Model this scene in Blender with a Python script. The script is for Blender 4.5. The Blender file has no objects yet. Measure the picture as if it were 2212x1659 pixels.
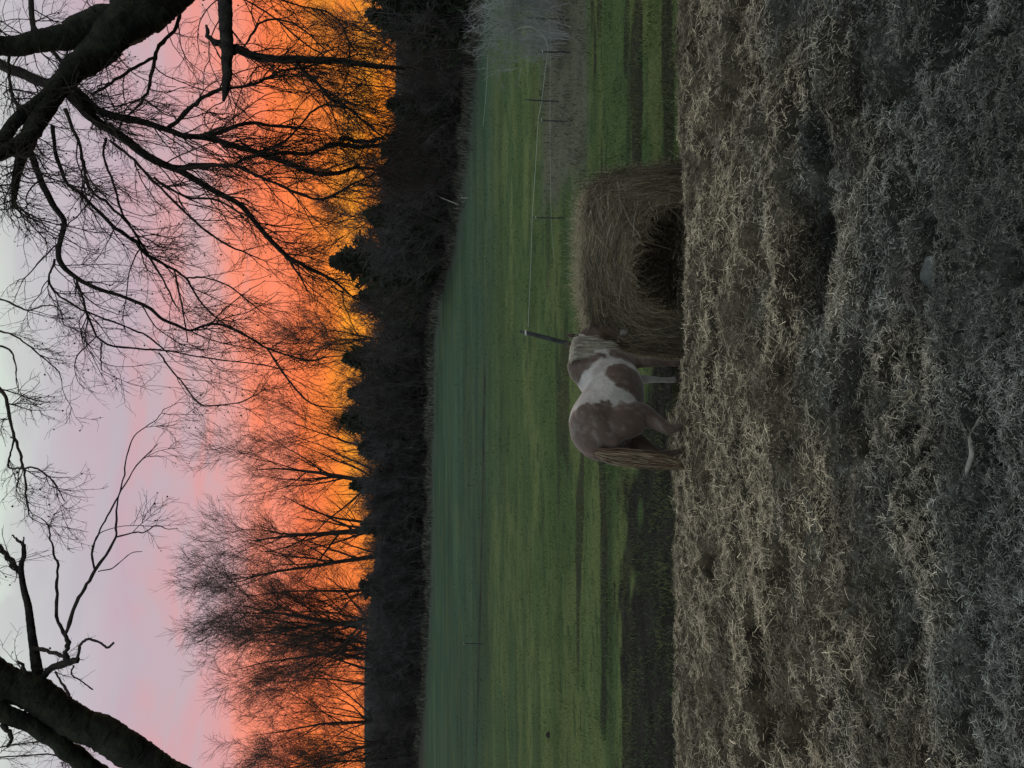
import bpy, math
import numpy as np
from mathutils import Matrix, Vector

scene = bpy.context.scene
COL = scene.collection
R = math.radians

# ------------------------------------------------------------------ camera
# the photograph was taken with the phone upright and is stored lying on its side:
# world "up" points to the left edge of the picture
F_PX, CX, CY = 1600.0, 1106.0, 829.5          # focal length / centre in a 2212 x 1659 frame
CAM_H, HORIZON = 3.6, 845.0
PITCH = math.atan((CX - HORIZON) / F_PX)
fw = np.array([0, math.cos(PITCH), -math.sin(PITCH)])
upv = np.array([0, math.sin(PITCH), math.cos(PITCH)])
rt = np.array([1.0, 0, 0])
CAM = np.array([0, 0, CAM_H])
cd = bpy.data.cameras.new("camera")
cd.sensor_width = 36.0; cd.sensor_fit = 'HORIZONTAL'
cd.lens = 36.0 * F_PX / 2212.0
cd.clip_start = 0.05; cd.clip_end = 3000
cam = bpy.data.objects.new("camera", cd); COL.objects.link(cam)
M = Matrix.Identity(4)
for r in range(3):
    M[r][0] = -upv[r]; M[r][1] = rt[r]; M[r][2] = -fw[r]; M[r][3] = CAM[r]
cam.matrix_world = M
scene.camera = cam

# ------------------------------------------------------------------ sky
world = bpy.data.worlds.new("World"); scene.world = world; world.use_nodes = True
nt = world.node_tree; nt.nodes.clear()
def nd(t, **k):
    n = nt.nodes.new(t)
    for a, b in k.items(): setattr(n, a, b)
    return n
def lk(a, b): nt.links.new(a, b)
def mth(op, a, b=None, clamp=False):
    n = nd('ShaderNodeMath', operation=op, use_clamp=clamp)
    for i, v in enumerate((a, b)):
        if v is None: continue
        if isinstance(v, (int, float)): n.inputs[i].default_value = v
        else: lk(v, n.inputs[i])
    return n.outputs[0]
def s2l(c):
    return tuple((x/255/12.92 if x/255 <= .04045 else ((x/255+.055)/1.055)**2.4) for x in c)
SUN_EL, SUN_AZ = 1.5, 8.0
tc = nd('ShaderNodeTexCoord')
sx = nd('ShaderNodeSeparateXYZ'); lk(tc.outputs['Generated'], sx.inputs[0])
elev = mth('MULTIPLY', mth('ARCSINE', sx.outputs[2]), 180/math.pi)
mp = nd('ShaderNodeMapping'); mp.inputs['Scale'].default_value = (1.6, 1.6, 7.0)
lk(tc.outputs['Generated'], mp.inputs[0])
nz = nd('ShaderNodeTexNoise'); nz.inputs['Scale'].default_value = 1.7; nz.inputs['Detail'].default_value = 4
nz.inputs['Roughness'].default_value = .45
lk(mp.outputs[0], nz.inputs['Vector'])
nz2 = nd('ShaderNodeTexNoise'); nz2.inputs['Scale'].default_value = 6.5; nz2.inputs['Detail'].default_value = 5
nz2.inputs['Roughness'].default_value = .55; nz2.inputs['Distortion'].default_value = .6
mp2 = nd('ShaderNodeMapping'); mp2.inputs['Scale'].default_value = (1.0, 1.0, 3.2); mp2.inputs['Rotation'].default_value = (0, R(14), 0)
lk(tc.outputs['Generated'], mp2.inputs[0]); lk(mp2.outputs[0], nz2.inputs['Vector'])
warp = mth('ADD', mth('MULTIPLY', mth('SUBTRACT', nz.outputs[0], .5), 9.0), mth('MULTIPLY', mth('SUBTRACT', nz2.outputs[0], .5), 3.6))
# the glow climbs a little higher to the right of the view
azs = mth('MULTIPLY', sx.outputs[0], -3.0)
e2 = mth('ADD', mth('ADD', elev, warp), azs)
ramp = nd('ShaderNodeValToRGB')
lk(mth('DIVIDE', e2, 60.0, True), ramp.inputs[0])
stops = [(-2, (255,142,40)), (1.5, (255,158,50)), (4.0, (255,134,58)), (7.0, (255,126,78)), (10.0, (252,146,120)), (13.0, (222,162,163)),
         (17.5, (197,172,184)), (21, (196,190,198)), (24.5, (212,222,212)), (28, (222,238,222)), (45, (190,205,210)), (60, (170,186,200))]
cr = ramp.color_ramp
while len(cr.elements) < len(stops): cr.elements.new(.5)
for el, (e, c) in zip(cr.elements, stops):
    el.position = max(0, e/60); el.color = (*s2l(c), 1)
# sky away from the sunset: pale blue grey, raised to brighten the ground
away = nd('ShaderNodeMapRange'); away.interpolation_type = 'SMOOTHSTEP'
lk(sx.outputs[1], away.inputs[0]); away.inputs[1].default_value = -.35; away.inputs[2].default_value = .65
mx = nd('ShaderNodeMix', data_type='RGBA')
lk(away.outputs[0], mx.inputs['Factor']); mx.inputs['A'].default_value = (.78, .86, .88, 1)
def mrange(v, a, b, c, d):
    n = nd('ShaderNodeMapRange'); n.interpolation_type = 'SMOOTHSTEP'; lk(v, n.inputs[0])
    for i, x_ in enumerate((a, b, c, d)): n.inputs[i+1].default_value = x_
    return n.outputs[0]
cfac = mth('MULTIPLY', mrange(nz2.outputs[0], .40, .62, 0, .5), mrange(elev, 8, 14, 0, 1))
mxc = nd('ShaderNodeMix', data_type='RGBA'); lk(cfac, mxc.inputs['Factor']); lk(ramp.outputs[0], mxc.inputs['A']); mxc.inputs['B'].default_value = (.50, .46, .52, 1)
lk(mxc.outputs['Result'], mx.inputs['B'])
sky = nd('ShaderNodeTexSky', sky_type='NISHITA'); sky.sun_disc = False
sky.sun_elevation = R(SUN_EL); sky.sun_rotation = R(SUN_AZ)
bg1 = nd('ShaderNodeBackground'); lk(mx.outputs['Result'], bg1.inputs[0]); bg1.inputs[1].default_value = 1.06
bg2 = nd('ShaderNodeBackground'); lk(sky.outputs[0], bg2.inputs[0]); bg2.inputs[1].default_value = .05
mxs = nd('ShaderNodeMixShader'); mxs.inputs[0].default_value = .06
lk(bg1.outputs[0], mxs.inputs[1]); lk(bg2.outputs[0], mxs.inputs[2])
wo = nd('ShaderNodeOutputWorld'); lk(mxs.outputs[0], wo.inputs[0])

sd = bpy.data.lights.new("sun", 'SUN'); sd.energy = .45; sd.angle = R(12); sd.color = (1, .62, .35)
so = bpy.data.objects.new("sun", sd); COL.objects.link(so)
sdir = Vector((math.sin(R(SUN_AZ))*math.cos(R(SUN_EL+5)), math.cos(R(SUN_AZ))*math.cos(R(SUN_EL+5)), math.sin(R(SUN_EL+5))))
so.rotation_euler = sdir.to_track_quat('Z', 'Y').to_euler()
so.location = (0, 0, 40)
scene.view_settings.view_transform = 'Standard'; scene.view_settings.look = 'None'
scene.view_settings.exposure = 0; scene.view_settings.gamma = 1
scene.cycles.max_bounces = 5; scene.cycles.diffuse_bounces = 2; scene.cycles.transparent_max_bounces = 4

# ------------------------------------------------------------------ helpers
def norm(v): return v / np.maximum(np.linalg.norm(v, axis=-1, keepdims=True), 1e-9)
def ray(X, Y):
    d = fw*F_PX + upv*(CX - X) + rt*(CY - Y)
    return d
def at(X, Y, y):
    """world point seen at (X, Y) that stands y metres ahead"""
    d = ray(X, Y); return CAM + d*(y/d[1])
def on_ground(X, Y):
    d = ray(X, Y); z = 0.0
    for _ in range(8):
        p = CAM + d*((z - CAM_H)/d[2]); z = base_h(p[0], p[1])
    return np.array([p[0], p[1], float(z)])
def hsh(ix, iy, seed):
    h = (ix.astype(np.int64)*374761393 + iy.astype(np.int64)*668265263 + seed*982451653) & 0xffffffff
    h = ((h ^ (h >> 13))*1274126177) & 0xffffffff
    h = ((h ^ (h >> 16))*2246822519) & 0xffffffff
    return ((h ^ (h >> 15)) & 0xffffff)/float(0xffffff)
def vn(x, y, seed=0):
    x = np.asarray(x, float); y = np.asarray(y, float)
    xi = np.floor(x); yi = np.floor(y); fx = x-xi; fy = y-yi
    fx = fx*fx*fx*(fx*(fx*6-15)+10); fy = fy*fy*fy*(fy*(fy*6-15)+10)
    a = hsh(xi, yi, seed); b = hsh(xi+1, yi, seed); c = hsh(xi, yi+1, seed); d = hsh(xi+1, yi+1, seed)
    return (a*(1-fx)+b*fx)*(1-fy) + (c*(1-fx)+d*fx)*fy
def fbm(x, y, o=4, seed=0, g=.5):
    s = 0; a = 1; t = 0
    for i in range(o):
        s = s + a*vn(x*2**i+i*17.3, y*2**i-i*9.1, seed+i); t += a; a *= g
    return s/t
def sst(a, b, x):
    t = np.clip((x-a)/(b-a), 0, 1); return t*t*(3-2*t)

def mk(name, V, Fq, mat, parent=None, col=None, smooth=True, uv=None):
    """mesh object from a vertex array and an array (or list of arrays) of equal-sided faces"""
    me = bpy.data.meshes.new(name)
    V = np.asarray(V, np.float32)
    Fs = Fq if isinstance(Fq, list) else [Fq]
    Fs = [np.asarray(f, np.int32) for f in Fs if len(f)]
    me.vertices.add(len(V)); me.vertices.foreach_set('co', V.ravel())
    nl = sum(f.size for f in Fs); npoly = sum(len(f) for f in Fs)
    me.loops.add(nl); me.polygons.add(npoly)
    me.loops.foreach_set('vertex_index', np.concatenate([f.ravel() for f in Fs]))
    ls = []; c = 0
    for f in Fs:
        ls.append(c + np.arange(len(f))*f.shape[1]); c += f.size
    me.polygons.foreach_set('loop_start', np.concatenate(ls).astype(np.int32))
    me.update(calc_edges=True); me.validate()
    if smooth: me.polygons.foreach_set('use_smooth', np.ones(len(me.polygons), bool))
    if col is not None:
        ca = me.color_attributes.new('tint', 'FLOAT_COLOR', 'POINT')
        c4 = np.ones((len(V), 4), np.float32); c4[:, :3] = col
        ca.data.foreach_set('color', c4.ravel())
    me.materials.append(mat)
    o = bpy.data.objects.new(name, me); COL.objects.link(o)
    if parent is not None: o.parent = parent
    return o
def tag(o, label=None, cat=None, group=None, kind=None):
    if label: o['label'] = label
    if cat: o['category'] = cat
    if group: o['group'] = group
    if kind: o['kind'] = kind
    return o
def empty(name, loc=(0, 0, 0)):
    o = bpy.data.objects.new(name, None); COL.objects.link(o); o.location = [float(v) for v in loc]
    o.empty_display_size = .2
    return o

def tube_arrays(P, Rr, m):
    """P (N,K,3) polylines, Rr (N,K) radii -> verts, quads"""
    N, K, _ = P.shape
    T = np.empty_like(P)
    T[:, 1:-1] = P[:, 2:]-P[:, :-2]; T[:, 0] = P[:, 1]-P[:, 0]; T[:, -1] = P[:, -1]-P[:, -2]
    T = norm(T)
    ref = np.where(np.abs(T[:, :1, 2:3]) > .8, np.array([1., .1, 0]), np.array([.1, .05, 1.]))
    a = np.empty_like(P)
    cur = norm(np.cross(T[:, 0], np.broadcast_to(ref[:, 0], T[:, 0].shape)))
    for k in range(K):
        cur = norm(cur - T[:, k]*np.sum(cur*T[:, k], -1, keepdims=True)); a[:, k] = cur
    b = np.cross(T, a)
    ang = np.arange(m)*2*np.pi/m
    V = P[:, :, None] + Rr[:, :, None, None]*(a[:, :, None]*np.cos(ang)[:, None] + b[:, :, None]*np.sin(ang)[:, None])
    idx = np.arange(N*K*m).reshape(N, K, m)
    q = np.stack([idx[:, :-1], np.roll(idx, -1, 2)[:, :-1], np.roll(idx, -1, 2)[:, 1:], idx[:, 1:]], -1).reshape(-1, 4)
    return V.reshape(-1, 3), q
class Acc:
    def __init__(s): s.V = []; s.Q = []; s.n = 0; s.C = []
    def add(s, V, Q, col=None):
        s.V.append(V); s.Q.append(Q+s.n); s.n += len(V)
        if col is not None: s.C.append(col)
    def tubes(s, P, Rr, m=3): s.add(*tube_arrays(P, Rr, m))
    def build(s, name, mat, parent=None, smooth=True):
        sizes = {}
        for q in s.Q: sizes.setdefault(q.shape[1], []).append(q)
        return mk(name, np.concatenate(s.V), [np.concatenate(v) for v in sizes.values()], mat, parent,
                  np.concatenate(s.C) if s.C else None, smooth)
def spline(pts, n):
    p = np.asarray(pts, float)
    if len(p) < 3:
        t = np.linspace(0, 1, n)[:, None]; return p[0]*(1-t)+p[-1]*t
    q = np.vstack([2*p[0]-p[1], p, 2*p[-1]-p[-2]])
    out = []
    for t in np.linspace(0, len(p)-1-1e-6, n):
        i = int(t); f = t-i
        a, b, c, d = q[i], q[i+1], q[i+2], q[i+3]
        out.append(.5*((2*b)+(-a+c)*f+(2*a-5*b+4*c-d)*f*f+(-a+3*b-3*c+d)*f**3))
    return np.array(out)
def grow(P, D, L, Rd, K, wob, trop, taper, rng):
    N = len(P); pts = [P]; dirs = [D]; d = D
    tv = np.asarray(trop, float)
    for k in range(K):
        d = norm(d + wob*rng.normal(size=(N, 3)) + tv)
        P = P + d*(L/K)[:, None]; pts.append(P); dirs.append(d)
    k = np.arange(K+1)/K
    return np.stack(pts, 1), np.stack(dirs, 1), Rd[:, None]*(1-(1-taper)*k)[None]
def spawn(pts, dirs, rad, n, t0, t1, amin, amax, rng, up=0.0):
    N, K1, _ = pts.shape
    t = rng.uniform(t0, t1, (N, n))*(K1-1.001); i = t.astype(int); f = (t-i)[..., None]
    r = np.arange(N)[:, None]
    P = pts[r, i]*(1-f)+pts[r, i+1]*f; D = dirs[r, i+1]; Rr = rad[r, i]
    q = norm(np.cross(D, rng.normal(size=D.shape)) + np.array([0, 0, up]))
    a = rng.uniform(amin, amax, D.shape[:2])[..., None]
    D2 = norm(D*np.cos(a)+q*np.sin(a))
    return P.reshape(-1, 3), D2.reshape(-1, 3), Rr.reshape(-1), (t/(K1-1)).reshape(-1)

# ------------------------------------------------------------------ materials
def mat(name, col, rough=.9, var=0.0, vscale=8.0, tint=False, bump=0.0, bscale=20.0, col2=None, stretch=None, spec=.2, trans=0):
    m = bpy.data.materials.new(name); m.use_nodes = True; t = m.node_tree; t.nodes.clear()
    out = t.nodes.new('ShaderNodeOutputMaterial'); b = t.nodes.new('ShaderNodeBsdfPrincipled')
    b.inputs['Roughness'].default_value = rough; b.inputs['Specular IOR Level'].default_value = spec
    t.links.new(b.outputs[0], out.inputs[0])
    co = t.nodes.new('ShaderNodeTexCoord'); mpp = t.nodes.new('ShaderNodeMapping')
    t.links.new(co.outputs['Object'], mpp.inputs[0])
    if stretch: mpp.inputs['Scale'].default_value = stretch
    src = None
    if tint:
        at_ = t.nodes.new('ShaderNodeAttribute'); at_.attribute_name = 'tint'; src = at_.outputs[0]
    if col2 is not None or var:
        n = t.nodes.new('ShaderNodeTexNoise'); n.inputs['Scale'].default_value = vscale; n.inputs['Detail'].default_value = 5
        n.inputs['Roughness'].default_value = .65
        t.links.new(mpp.outputs[0], n.inputs['Vector'])
        r = t.nodes.new('ShaderNodeValToRGB'); t.links.new(n.outputs[0], r.inputs[0])
        r.color_ramp.elements[0].position = .35; r.color_ramp.elements[1].position = .65
        if tint:
            lo = (1-var,)*3; hi = (1+var,)*3
        else:
            lo = col2 if col2 is not None else tuple(c*(1-var) for c in col)
            hi = col if col2 is not None else tuple(c*(1+var) for c in col)
        r.color_ramp.elements[0].color = (*lo, 1); r.color_ramp.elements[1].color = (*hi, 1)
        if tint:
            mm = t.nodes.new('ShaderNodeMix'); mm.data_type = 'RGBA'; mm.blend_type = 'MULTIPLY'; mm.inputs['Factor'].default_value = 1
            t.links.new(src, mm.inputs['A']); t.links.new(r.outputs[0], mm.inputs['B']); src = mm.outputs['Result']
        else: src = r.outputs[0]
    if src is not None: t.links.new(src, b.inputs['Base Color'])
    else: b.inputs['Base Color'].default_value = (*col, 1)
    if bump:
        n = t.nodes.new('ShaderNodeTexNoise'); n.inputs['Scale'].default_value = bscale; n.inputs['Detail'].default_value = 6
        n.inputs['Roughness'].default_value = .7
        t.links.new(mpp.outputs[0], n.inputs['Vector'])
        bp = t.nodes.new('ShaderNodeBump'); bp.inputs['Strength'].default_value = bump; bp.inputs['Distance'].default_value = .03
        t.links.new(n.outputs[0], bp.inputs['Height']); t.links.new(bp.outputs[0], b.inputs['Normal'])
    return m
M_ground = mat('ground', (.1, .1, .1), tint=True, var=.45, vscale=30, bump=.9, bscale=45, rough=.95, spec=.1)
M_straw = mat('straw', (.3, .26, .18), tint=True, rough=.75, spec=.25)
M_grass = mat('grass_blades', (.1, .15, .05), tint=True, rough=.8, spec=.2)
M_bark = mat('bark', (.042, .038, .034), col2=(.014, .014, .014), vscale=14, bump=1.0, bscale=28, rough=.95, stretch=(1, 1, .45), spec=.1)
M_moss = mat('mossy_bark', (.036, .040, .026), col2=(.014, .014, .014), vscale=6, bump=1.0, bscale=24, rough=.97, spec=.1)
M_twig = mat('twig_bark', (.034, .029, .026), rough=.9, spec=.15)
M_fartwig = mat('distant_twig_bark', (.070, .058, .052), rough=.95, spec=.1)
M_fartrunk = mat('distant_bark', (.030, .026, .024), rough=.95, spec=.1)
M_cedar = mat('cedar_foliage', (.030, .040, .024), tint=True, rough=.95, spec=.08)
M_brush = mat('thicket_stems', (.075, .068, .070), tint=True, rough=.95, spec=.1)

# ------------------------------------------------------------------ ground
def hay_edge(x):
    return 10.50 - .1*sst(-.5, .5, x) - 1.0*sst(3.1, 3.8, x) + .75*sst(.2, .6, x)*sst(3.3, 2.9, x) - .15*sst(-1.5, -4.5, x) + .5*(fbm(x*1.1, x*0+3, 3, 5)-.5) + .10*(vn(x*6, x*0, 8)-.5)
def base_h(x, y):
    x = np.asarray(x, float); y = np.asarray(y, float)
    return -.52*sst(8.4, 10.3, y)
def zone(x, y):
    """hay, mud, dry weeds, 0..1 each; the rest is pasture"""
    e = hay_edge(x)
    hay = 1 - sst(-.05, .06, y-e)
    w = .5 + 1.75*sst(.6, -1.6, x) + 1.0*(fbm(x*.9, x*0+9, 3, 31)-.5)     # mud strip, wider to the left
    n = fbm(x*.8, y*2.2, 4, 41)
    mud = sst(w+.5, w-.3, y-e + (n-.5)*3.2)
    st = fbm(x*.22, y*1.5, 4, 55)
    mud = np.maximum(mud, sst(.63, .68, st)*sst(26, 13, y)*.85)
    # wheel tracks across the pasture
    for yy, x0, x1, ww, am in ((12.5, 1.2, 9, .12, .8), (15.9, .3, 12, .14, .6), (13.6, -7, -1.5, .18, .6), (32.8, -30, 1, .34, 1.0), (24.5, -22, 3, .2, .35), (38, -40, 10, .3, .35)):
        yc = yy + .5*(fbm(x*.12, x*0+yy, 2, 3)-.5) + (.010*x if yy < 30 else -.17*x)
        mud = np.maximum(mud, am*np.exp(-((y-yc)/ww)**2)*sst(x0-1, x0+1, x)*sst(x1+1, x1-1, x)*(.5+.7*vn(x*1.4, y*0+yy, 9)))
    dry = sst(4.1, 5.2, x - (y-17)*.05 + (n-.5)*1.2)*sst(14.9, 15.6, y)*sst(21, 19, y)
    return hay, np.clip(mud, 0, 1)*(1-hay), dry*(1-hay)
HOLLOWS = [(1750, 540, .75, .38, .17), (1770, 330, .45, .22, .12), (1560, 1330, .10, .34, .10), (1930, 1330, .34, .42, .10), (1905, 1420, .22, .16, .12), (1485, 1062, .10, .16, .13), (1532, 1028, .08, .12, .10), (1860, 160, .35, .15, .13),
           (2010, 560, .5, .10, .07), (1985, 300, .8, .08, .08), (1620, 150, .2, .3, .06), (1890, 800, .3, .12, .09), (1700, 820, .30, .15, .08), (1990, 900, .5, .1, .07), (1650, 1560, .16, .25, .08), (2060, 1250, .5, .1, .06)]
def hollow(x, y):
    s = 0*x
    for X_, Y_, rx, ry, dp in HOLLOWS:
        g = on_ground(X_, Y_); n_ = .6*(fbm(x*2.5, y*2.5, 3, int(X_))-.5)
        s = np.maximum(s, dp/.17*sst(1.25, .35, np.sqrt(((x-g[0])/rx)**2+((y-g[1])/ry)**2)+n_))
    return s
def rough_h(x, y):
    hay, mud, dry = zone(x, y)
    near = 1-sst(14, 30, y)
    h = base_h(x, y) + near*.03*(fbm(x*1.2, y*1.5, 4, 61)-.5)
    lump = fbm(x*2.0, y*3.0, 5, 11, .68)-.5
    ridg = np.abs(fbm(x*1.7, y*4.0, 4, 71)-.5)
    fine = fbm(x*11, y*14, 3, 21, .6)-.5
    h = h + hay*(.04 + .27*lump + .12*fine - .10*sst(.03, 0, ridg)*sst(8, 6.5, y))
    h = h - hay*.19*hollow(x, y)
    h = h - hay*.20*sst(.34, .26, fbm(x*1.3, y*1.9, 3, 91))*sst(8.6, 7.5, y)     # hollows
    h = h - hay*.07*sst(9.6, 10.5, y)
    h = h - hay*.16*sst(8.5, 9.3, y)*sst(-.5, .3, x)*sst(3.4, 2.8, x)
    h = h + mud*.035*(fbm(x*5, y*6, 3, 13)-.5)*near
    return h
xs = [0.0]; d = .034
while xs[-1] < 420:
    if xs[-1] > 5.2: d *= 1.07
    xs.append(xs[-1]+d)
xs = np.array(xs); xs = np.concatenate([-xs[:0:-1], xs])
ys = [1.0]
while ys[-1] < 700:
    y = ys[-1]; ys.append(y + max(.028, min(y*y/2900*.9, 40)))
ys = np.array([-120, -40, -12, -4, -1, 0, .5] + ys)
GX, GY = np.meshgrid(xs, ys)
GZ = rough_h(GX, GY)
hay, mud, dry = zone(GX, GY)
def hedge_y(x, y):
    """distance of the wood's edge in the direction of (x, y)"""
    Yc = CY - F_PX*x/np.maximum(y*.987+.66, .5)
    Xe = np.interp(Yc, [0, 60, 150, 300, 450, 560, 650, 760, 900, 1100, 1300, 1450, 1600, 1659], [1035, 1030, 1012, 1000, 985, 968, 940, 930, 928, 926, 924, 915, 908, 906])
    return 4.12/np.tan(PITCH+np.arctan((Xe-CX)/F_PX))
def ground_colour(x, y, hay, mud, dry):
    g1 = fbm(x*.35, y*1.1, 5, 101); g2 = fbm(x*1.5, y*5, 4, 111, .65); g3 = fbm(x*.05, y*.18, 3, 121)
    green = np.stack([.057+0*x, .092+0*x, .033+0*x], -1)
    yel = np.stack([.094+0*x, .122+0*x, .044+0*x], -1); dk = np.stack([.030+0*x, .062+0*x, .026+0*x], -1)
    c = green + (yel-green)*sst(.42, .66, g1)[..., None]
    c = c + (dk-c)*(sst(.58, .74, g2)*.8)[..., None]
    far = sst(20, 36, y + (g3-.5)*14)[..., None]
    teal = np.stack([.034+0*x, .062+0*x, .037+0*x], -1)*(.8+.5*g3[..., None])  # darker far tone of the low viewing angle, put into the colour
    st2 = fbm(x*.10, y*.75, 4, 191, .6)[..., None]
    teal = teal*(.45+1.1*st2) + np.array([.016, .012, .0])*sst(.5, .7, g1)[..., None]
    c = c*(.7+.6*st2)*(1-far)+teal*far
    edge = sst(.78, .97, y/hedge_y(x, y) + (g1-.5)*.12)[..., None]     # dead grass below the trees
    c = c*(1-edge*.8) + np.array([.060, .066, .060])*edge*.8
    wd = fbm(x*.1, y*.1, 3, 77)
    c = c*(1-sst(88, 104, y)[..., None]) + np.array([.045, .042, .035])*sst(88, 104, y)[..., None]
    mc = np.stack([.004+.028*g2, .0045+.027*g2, .004+.022*g2], -1)
    c = c*(1-mud[..., None]) + mc*mud[..., None]
    dc = np.stack([.085+.05*g2, .085+.05*g2, .070+.03*g2], -1)
    c = c*(1-dry[..., None]*.8)+dc*dry[..., None]*.8
    h1 = fbm(x*1.1, y*2.2, 4, 131); h2 = fbm(x*6, y*9, 3, 141)
    old = sst(7.0, 4.0, y + (h1-.5)*3.4 - .35*x)[..., None]
    fresh = np.array([.085, .070, .048])*(.15+1.5*h2[..., None])
    trod = np.array([.042, .044, .039])*(.1+1.6*h2[..., None])
    hc = fresh*(1-old)+trod*old
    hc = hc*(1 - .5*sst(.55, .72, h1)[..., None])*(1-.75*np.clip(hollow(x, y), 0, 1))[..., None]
    rd = np.abs(fbm(x*.9, y*2.6, 4, 171)-.5); crust = sst(.035, .0, rd)*sst(6.6, 5.6, y)*sst(3.6, 4.4, y)
    hc = hc + np.array([.085, .098, .095])*crust[..., None]*.7
    return c*(1-hay[..., None]) + hc*hay[..., None]
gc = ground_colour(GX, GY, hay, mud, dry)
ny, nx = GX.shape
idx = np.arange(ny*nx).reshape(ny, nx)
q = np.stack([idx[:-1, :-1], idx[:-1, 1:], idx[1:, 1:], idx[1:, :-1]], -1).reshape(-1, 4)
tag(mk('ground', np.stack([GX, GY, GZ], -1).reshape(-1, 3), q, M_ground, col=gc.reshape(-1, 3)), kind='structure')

# far hillside behind the tree line
hx = np.linspace(-260, 260, 140); hy = np.linspace(130, 300, 24)
HX, HY = np.meshgrid(hx, hy)
prof = 9.5 + 3.0*fbm(HX*.012, HX*0+2, 3, 7) - 12.0*sst(-75, -40, HX)
HZ = -.6 + prof*sst(130, 200, HY) + 1.2*(fbm(HX*.15, HY*.1, 3, 15)-.5)*sst(135, 150, HY)
i2 = np.arange(HX.size).reshape(HX.shape)
q = np.stack([i2[:-1, :-1], i2[:-1, 1:], i2[1:, 1:], i2[1:, :-1]], -1).reshape(-1, 4)
M_hill = mat('hill_brush', (.055, .062, .065), col2=(.030, .036, .036), vscale=.25, rough=1, spec=.05)
tag(mk('hills', np.stack([HX, HY, HZ], -1).reshape(-1, 3), q, M_hill), kind='structure')

# ------------------------------------------------------------------ strands
def ribbons(P, W, side):
    """P (N,K,3), W (N,), side (N,3): flat strands"""
    N, K, _ = P.shape
    w = (W[:, None]*np.linspace(1, .6, K)[None])[..., None]
    a = P - side[:, None]*w; b = P + side[:, None]*w
    V = np.stack([a, b], 2).reshape(-1, 3)
    ix = np.arange(N*K*2).reshape(N, K, 2)
    q = np.stack([ix[:, :-1, 0], ix[:, :-1, 1], ix[:, 1:, 1], ix[:, 1:, 0]], -1).reshape(-1, 4)
    return V, q
def rep(c, k): return np.repeat(c, k, axis=0)

rng = np.random.default_rng(7)
# loose hay: even density on screen rather than on the ground
N = 290000
u = rng.uniform(0, 1, N); Y1, Y0 = 3.1, 10.9
y = 1/(1/Y1*(1-u) + u/Y0); y = np.where(rng.uniform(0, 1, N) < .25, rng.uniform(6.5, 10.7, N), y)
x = rng.uniform(-1, 1, N)*(.60*y+.35)
hy_, md_, dr_ = zone(x, y)
k = (hy_ > .5) & (rng.uniform(0, 1, N) < .25+1.6*sst(.38, .58, fbm(x*4.5, y*6.5, 4, 211, .6))); x, y = x[k], y[k]; N = len(x)
z = rough_h(x, y)
clump = fbm(x*1.6, y*2.4, 4, 151)
old = sst(7.0, 4.0, y + (fbm(x*1.1, y*2.2, 4, 131)-.5)*3.4 - .35*x)
cr_ = sst(.035, .0, np.abs(fbm(x*.9, y*2.6, 4, 171)-.5))*sst(6.6, 5.6, y)*sst(3.6, 4.4, y)
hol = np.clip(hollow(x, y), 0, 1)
L = rng.uniform(.04, .14, N)*(1+.8*(rng.uniform(0, 1, N) < .08))*(1-.45*old)*np.interp(y, [3, 7], [.6, 1])
th = rng.uniform(0, 2*np.pi, N); pt = rng.normal(.05, .28, N)
d0 = np.stack([np.cos(th)*np.cos(pt), np.sin(th)*np.cos(pt), np.sin(pt)], -1)
bend = rng.normal(size=(N, 3))*.35; bend[:, 2] = -np.abs(bend[:, 2])*.4
P0 = np.stack([x, y, z+.004+rng.uniform(0, .03, N)], -1)
ts = np.linspace(-.5, .5, 4)
P = P0[:, None] + d0[:, None]*(L[:, None]*ts)[..., None] + bend[:, None]*(L[:, None]*(ts**2)[None])[..., None]
side = norm(np.cross(d0, np.array([0, 0, 1.]) + rng.normal(size=(N, 3))*.5))
W = rng.uniform(.0008, .0024, N)*np.interp(y, [3, 7], [.62, 1])
br = .16+1.45*rng.uniform(0, 1, N)**1.7*(1+.8*(rng.uniform(0, 1, N) < .05))
cf = np.array([.56, .475, .34])*br[:, None]; co_ = np.array([.235, .248, .230])*br[:, None]*1.05
c = cf*(1-old[:, None]) + co_*old[:, None]
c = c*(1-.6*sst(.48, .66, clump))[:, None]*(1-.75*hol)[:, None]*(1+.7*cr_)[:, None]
V, q = ribbons(P, W, side)
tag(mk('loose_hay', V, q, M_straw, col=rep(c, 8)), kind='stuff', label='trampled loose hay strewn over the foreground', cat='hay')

# crumbs and short bits between the long strands
N = 150000
u = rng.uniform(0, 1, N); y = 1/(1/3.1*(1-u)+u/8.0); x = rng.uniform(-1, 1, N)*(.60*y+.35); z = rough_h(x, y)
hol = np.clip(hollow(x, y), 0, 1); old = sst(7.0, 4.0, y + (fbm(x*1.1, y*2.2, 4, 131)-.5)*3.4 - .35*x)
L = rng.uniform(.010, .035, N); th = rng.uniform(0, 2*np.pi, N); pt = rng.normal(.1, .45, N)
d0 = np.stack([np.cos(th)*np.cos(pt), np.sin(th)*np.cos(pt), np.sin(pt)], -1)
P0 = np.stack([x, y, z+.002+rng.uniform(0, .012, N)], -1); P = np.stack([P0-d0*L[:, None]*.5, P0+d0*L[:, None]*.5], 1)
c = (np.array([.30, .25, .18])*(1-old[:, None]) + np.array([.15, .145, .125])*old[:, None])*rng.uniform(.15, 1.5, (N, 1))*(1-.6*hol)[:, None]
V, q = ribbons(P, rng.uniform(.0015, .004, N), norm(rng.normal(size=(N, 3))))
tag(mk('straw_crumbs', V, q, M_straw, col=rep(c, 4)), kind='stuff', label='short crumbled bits of straw trodden into the foreground', cat='straw')

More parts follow.
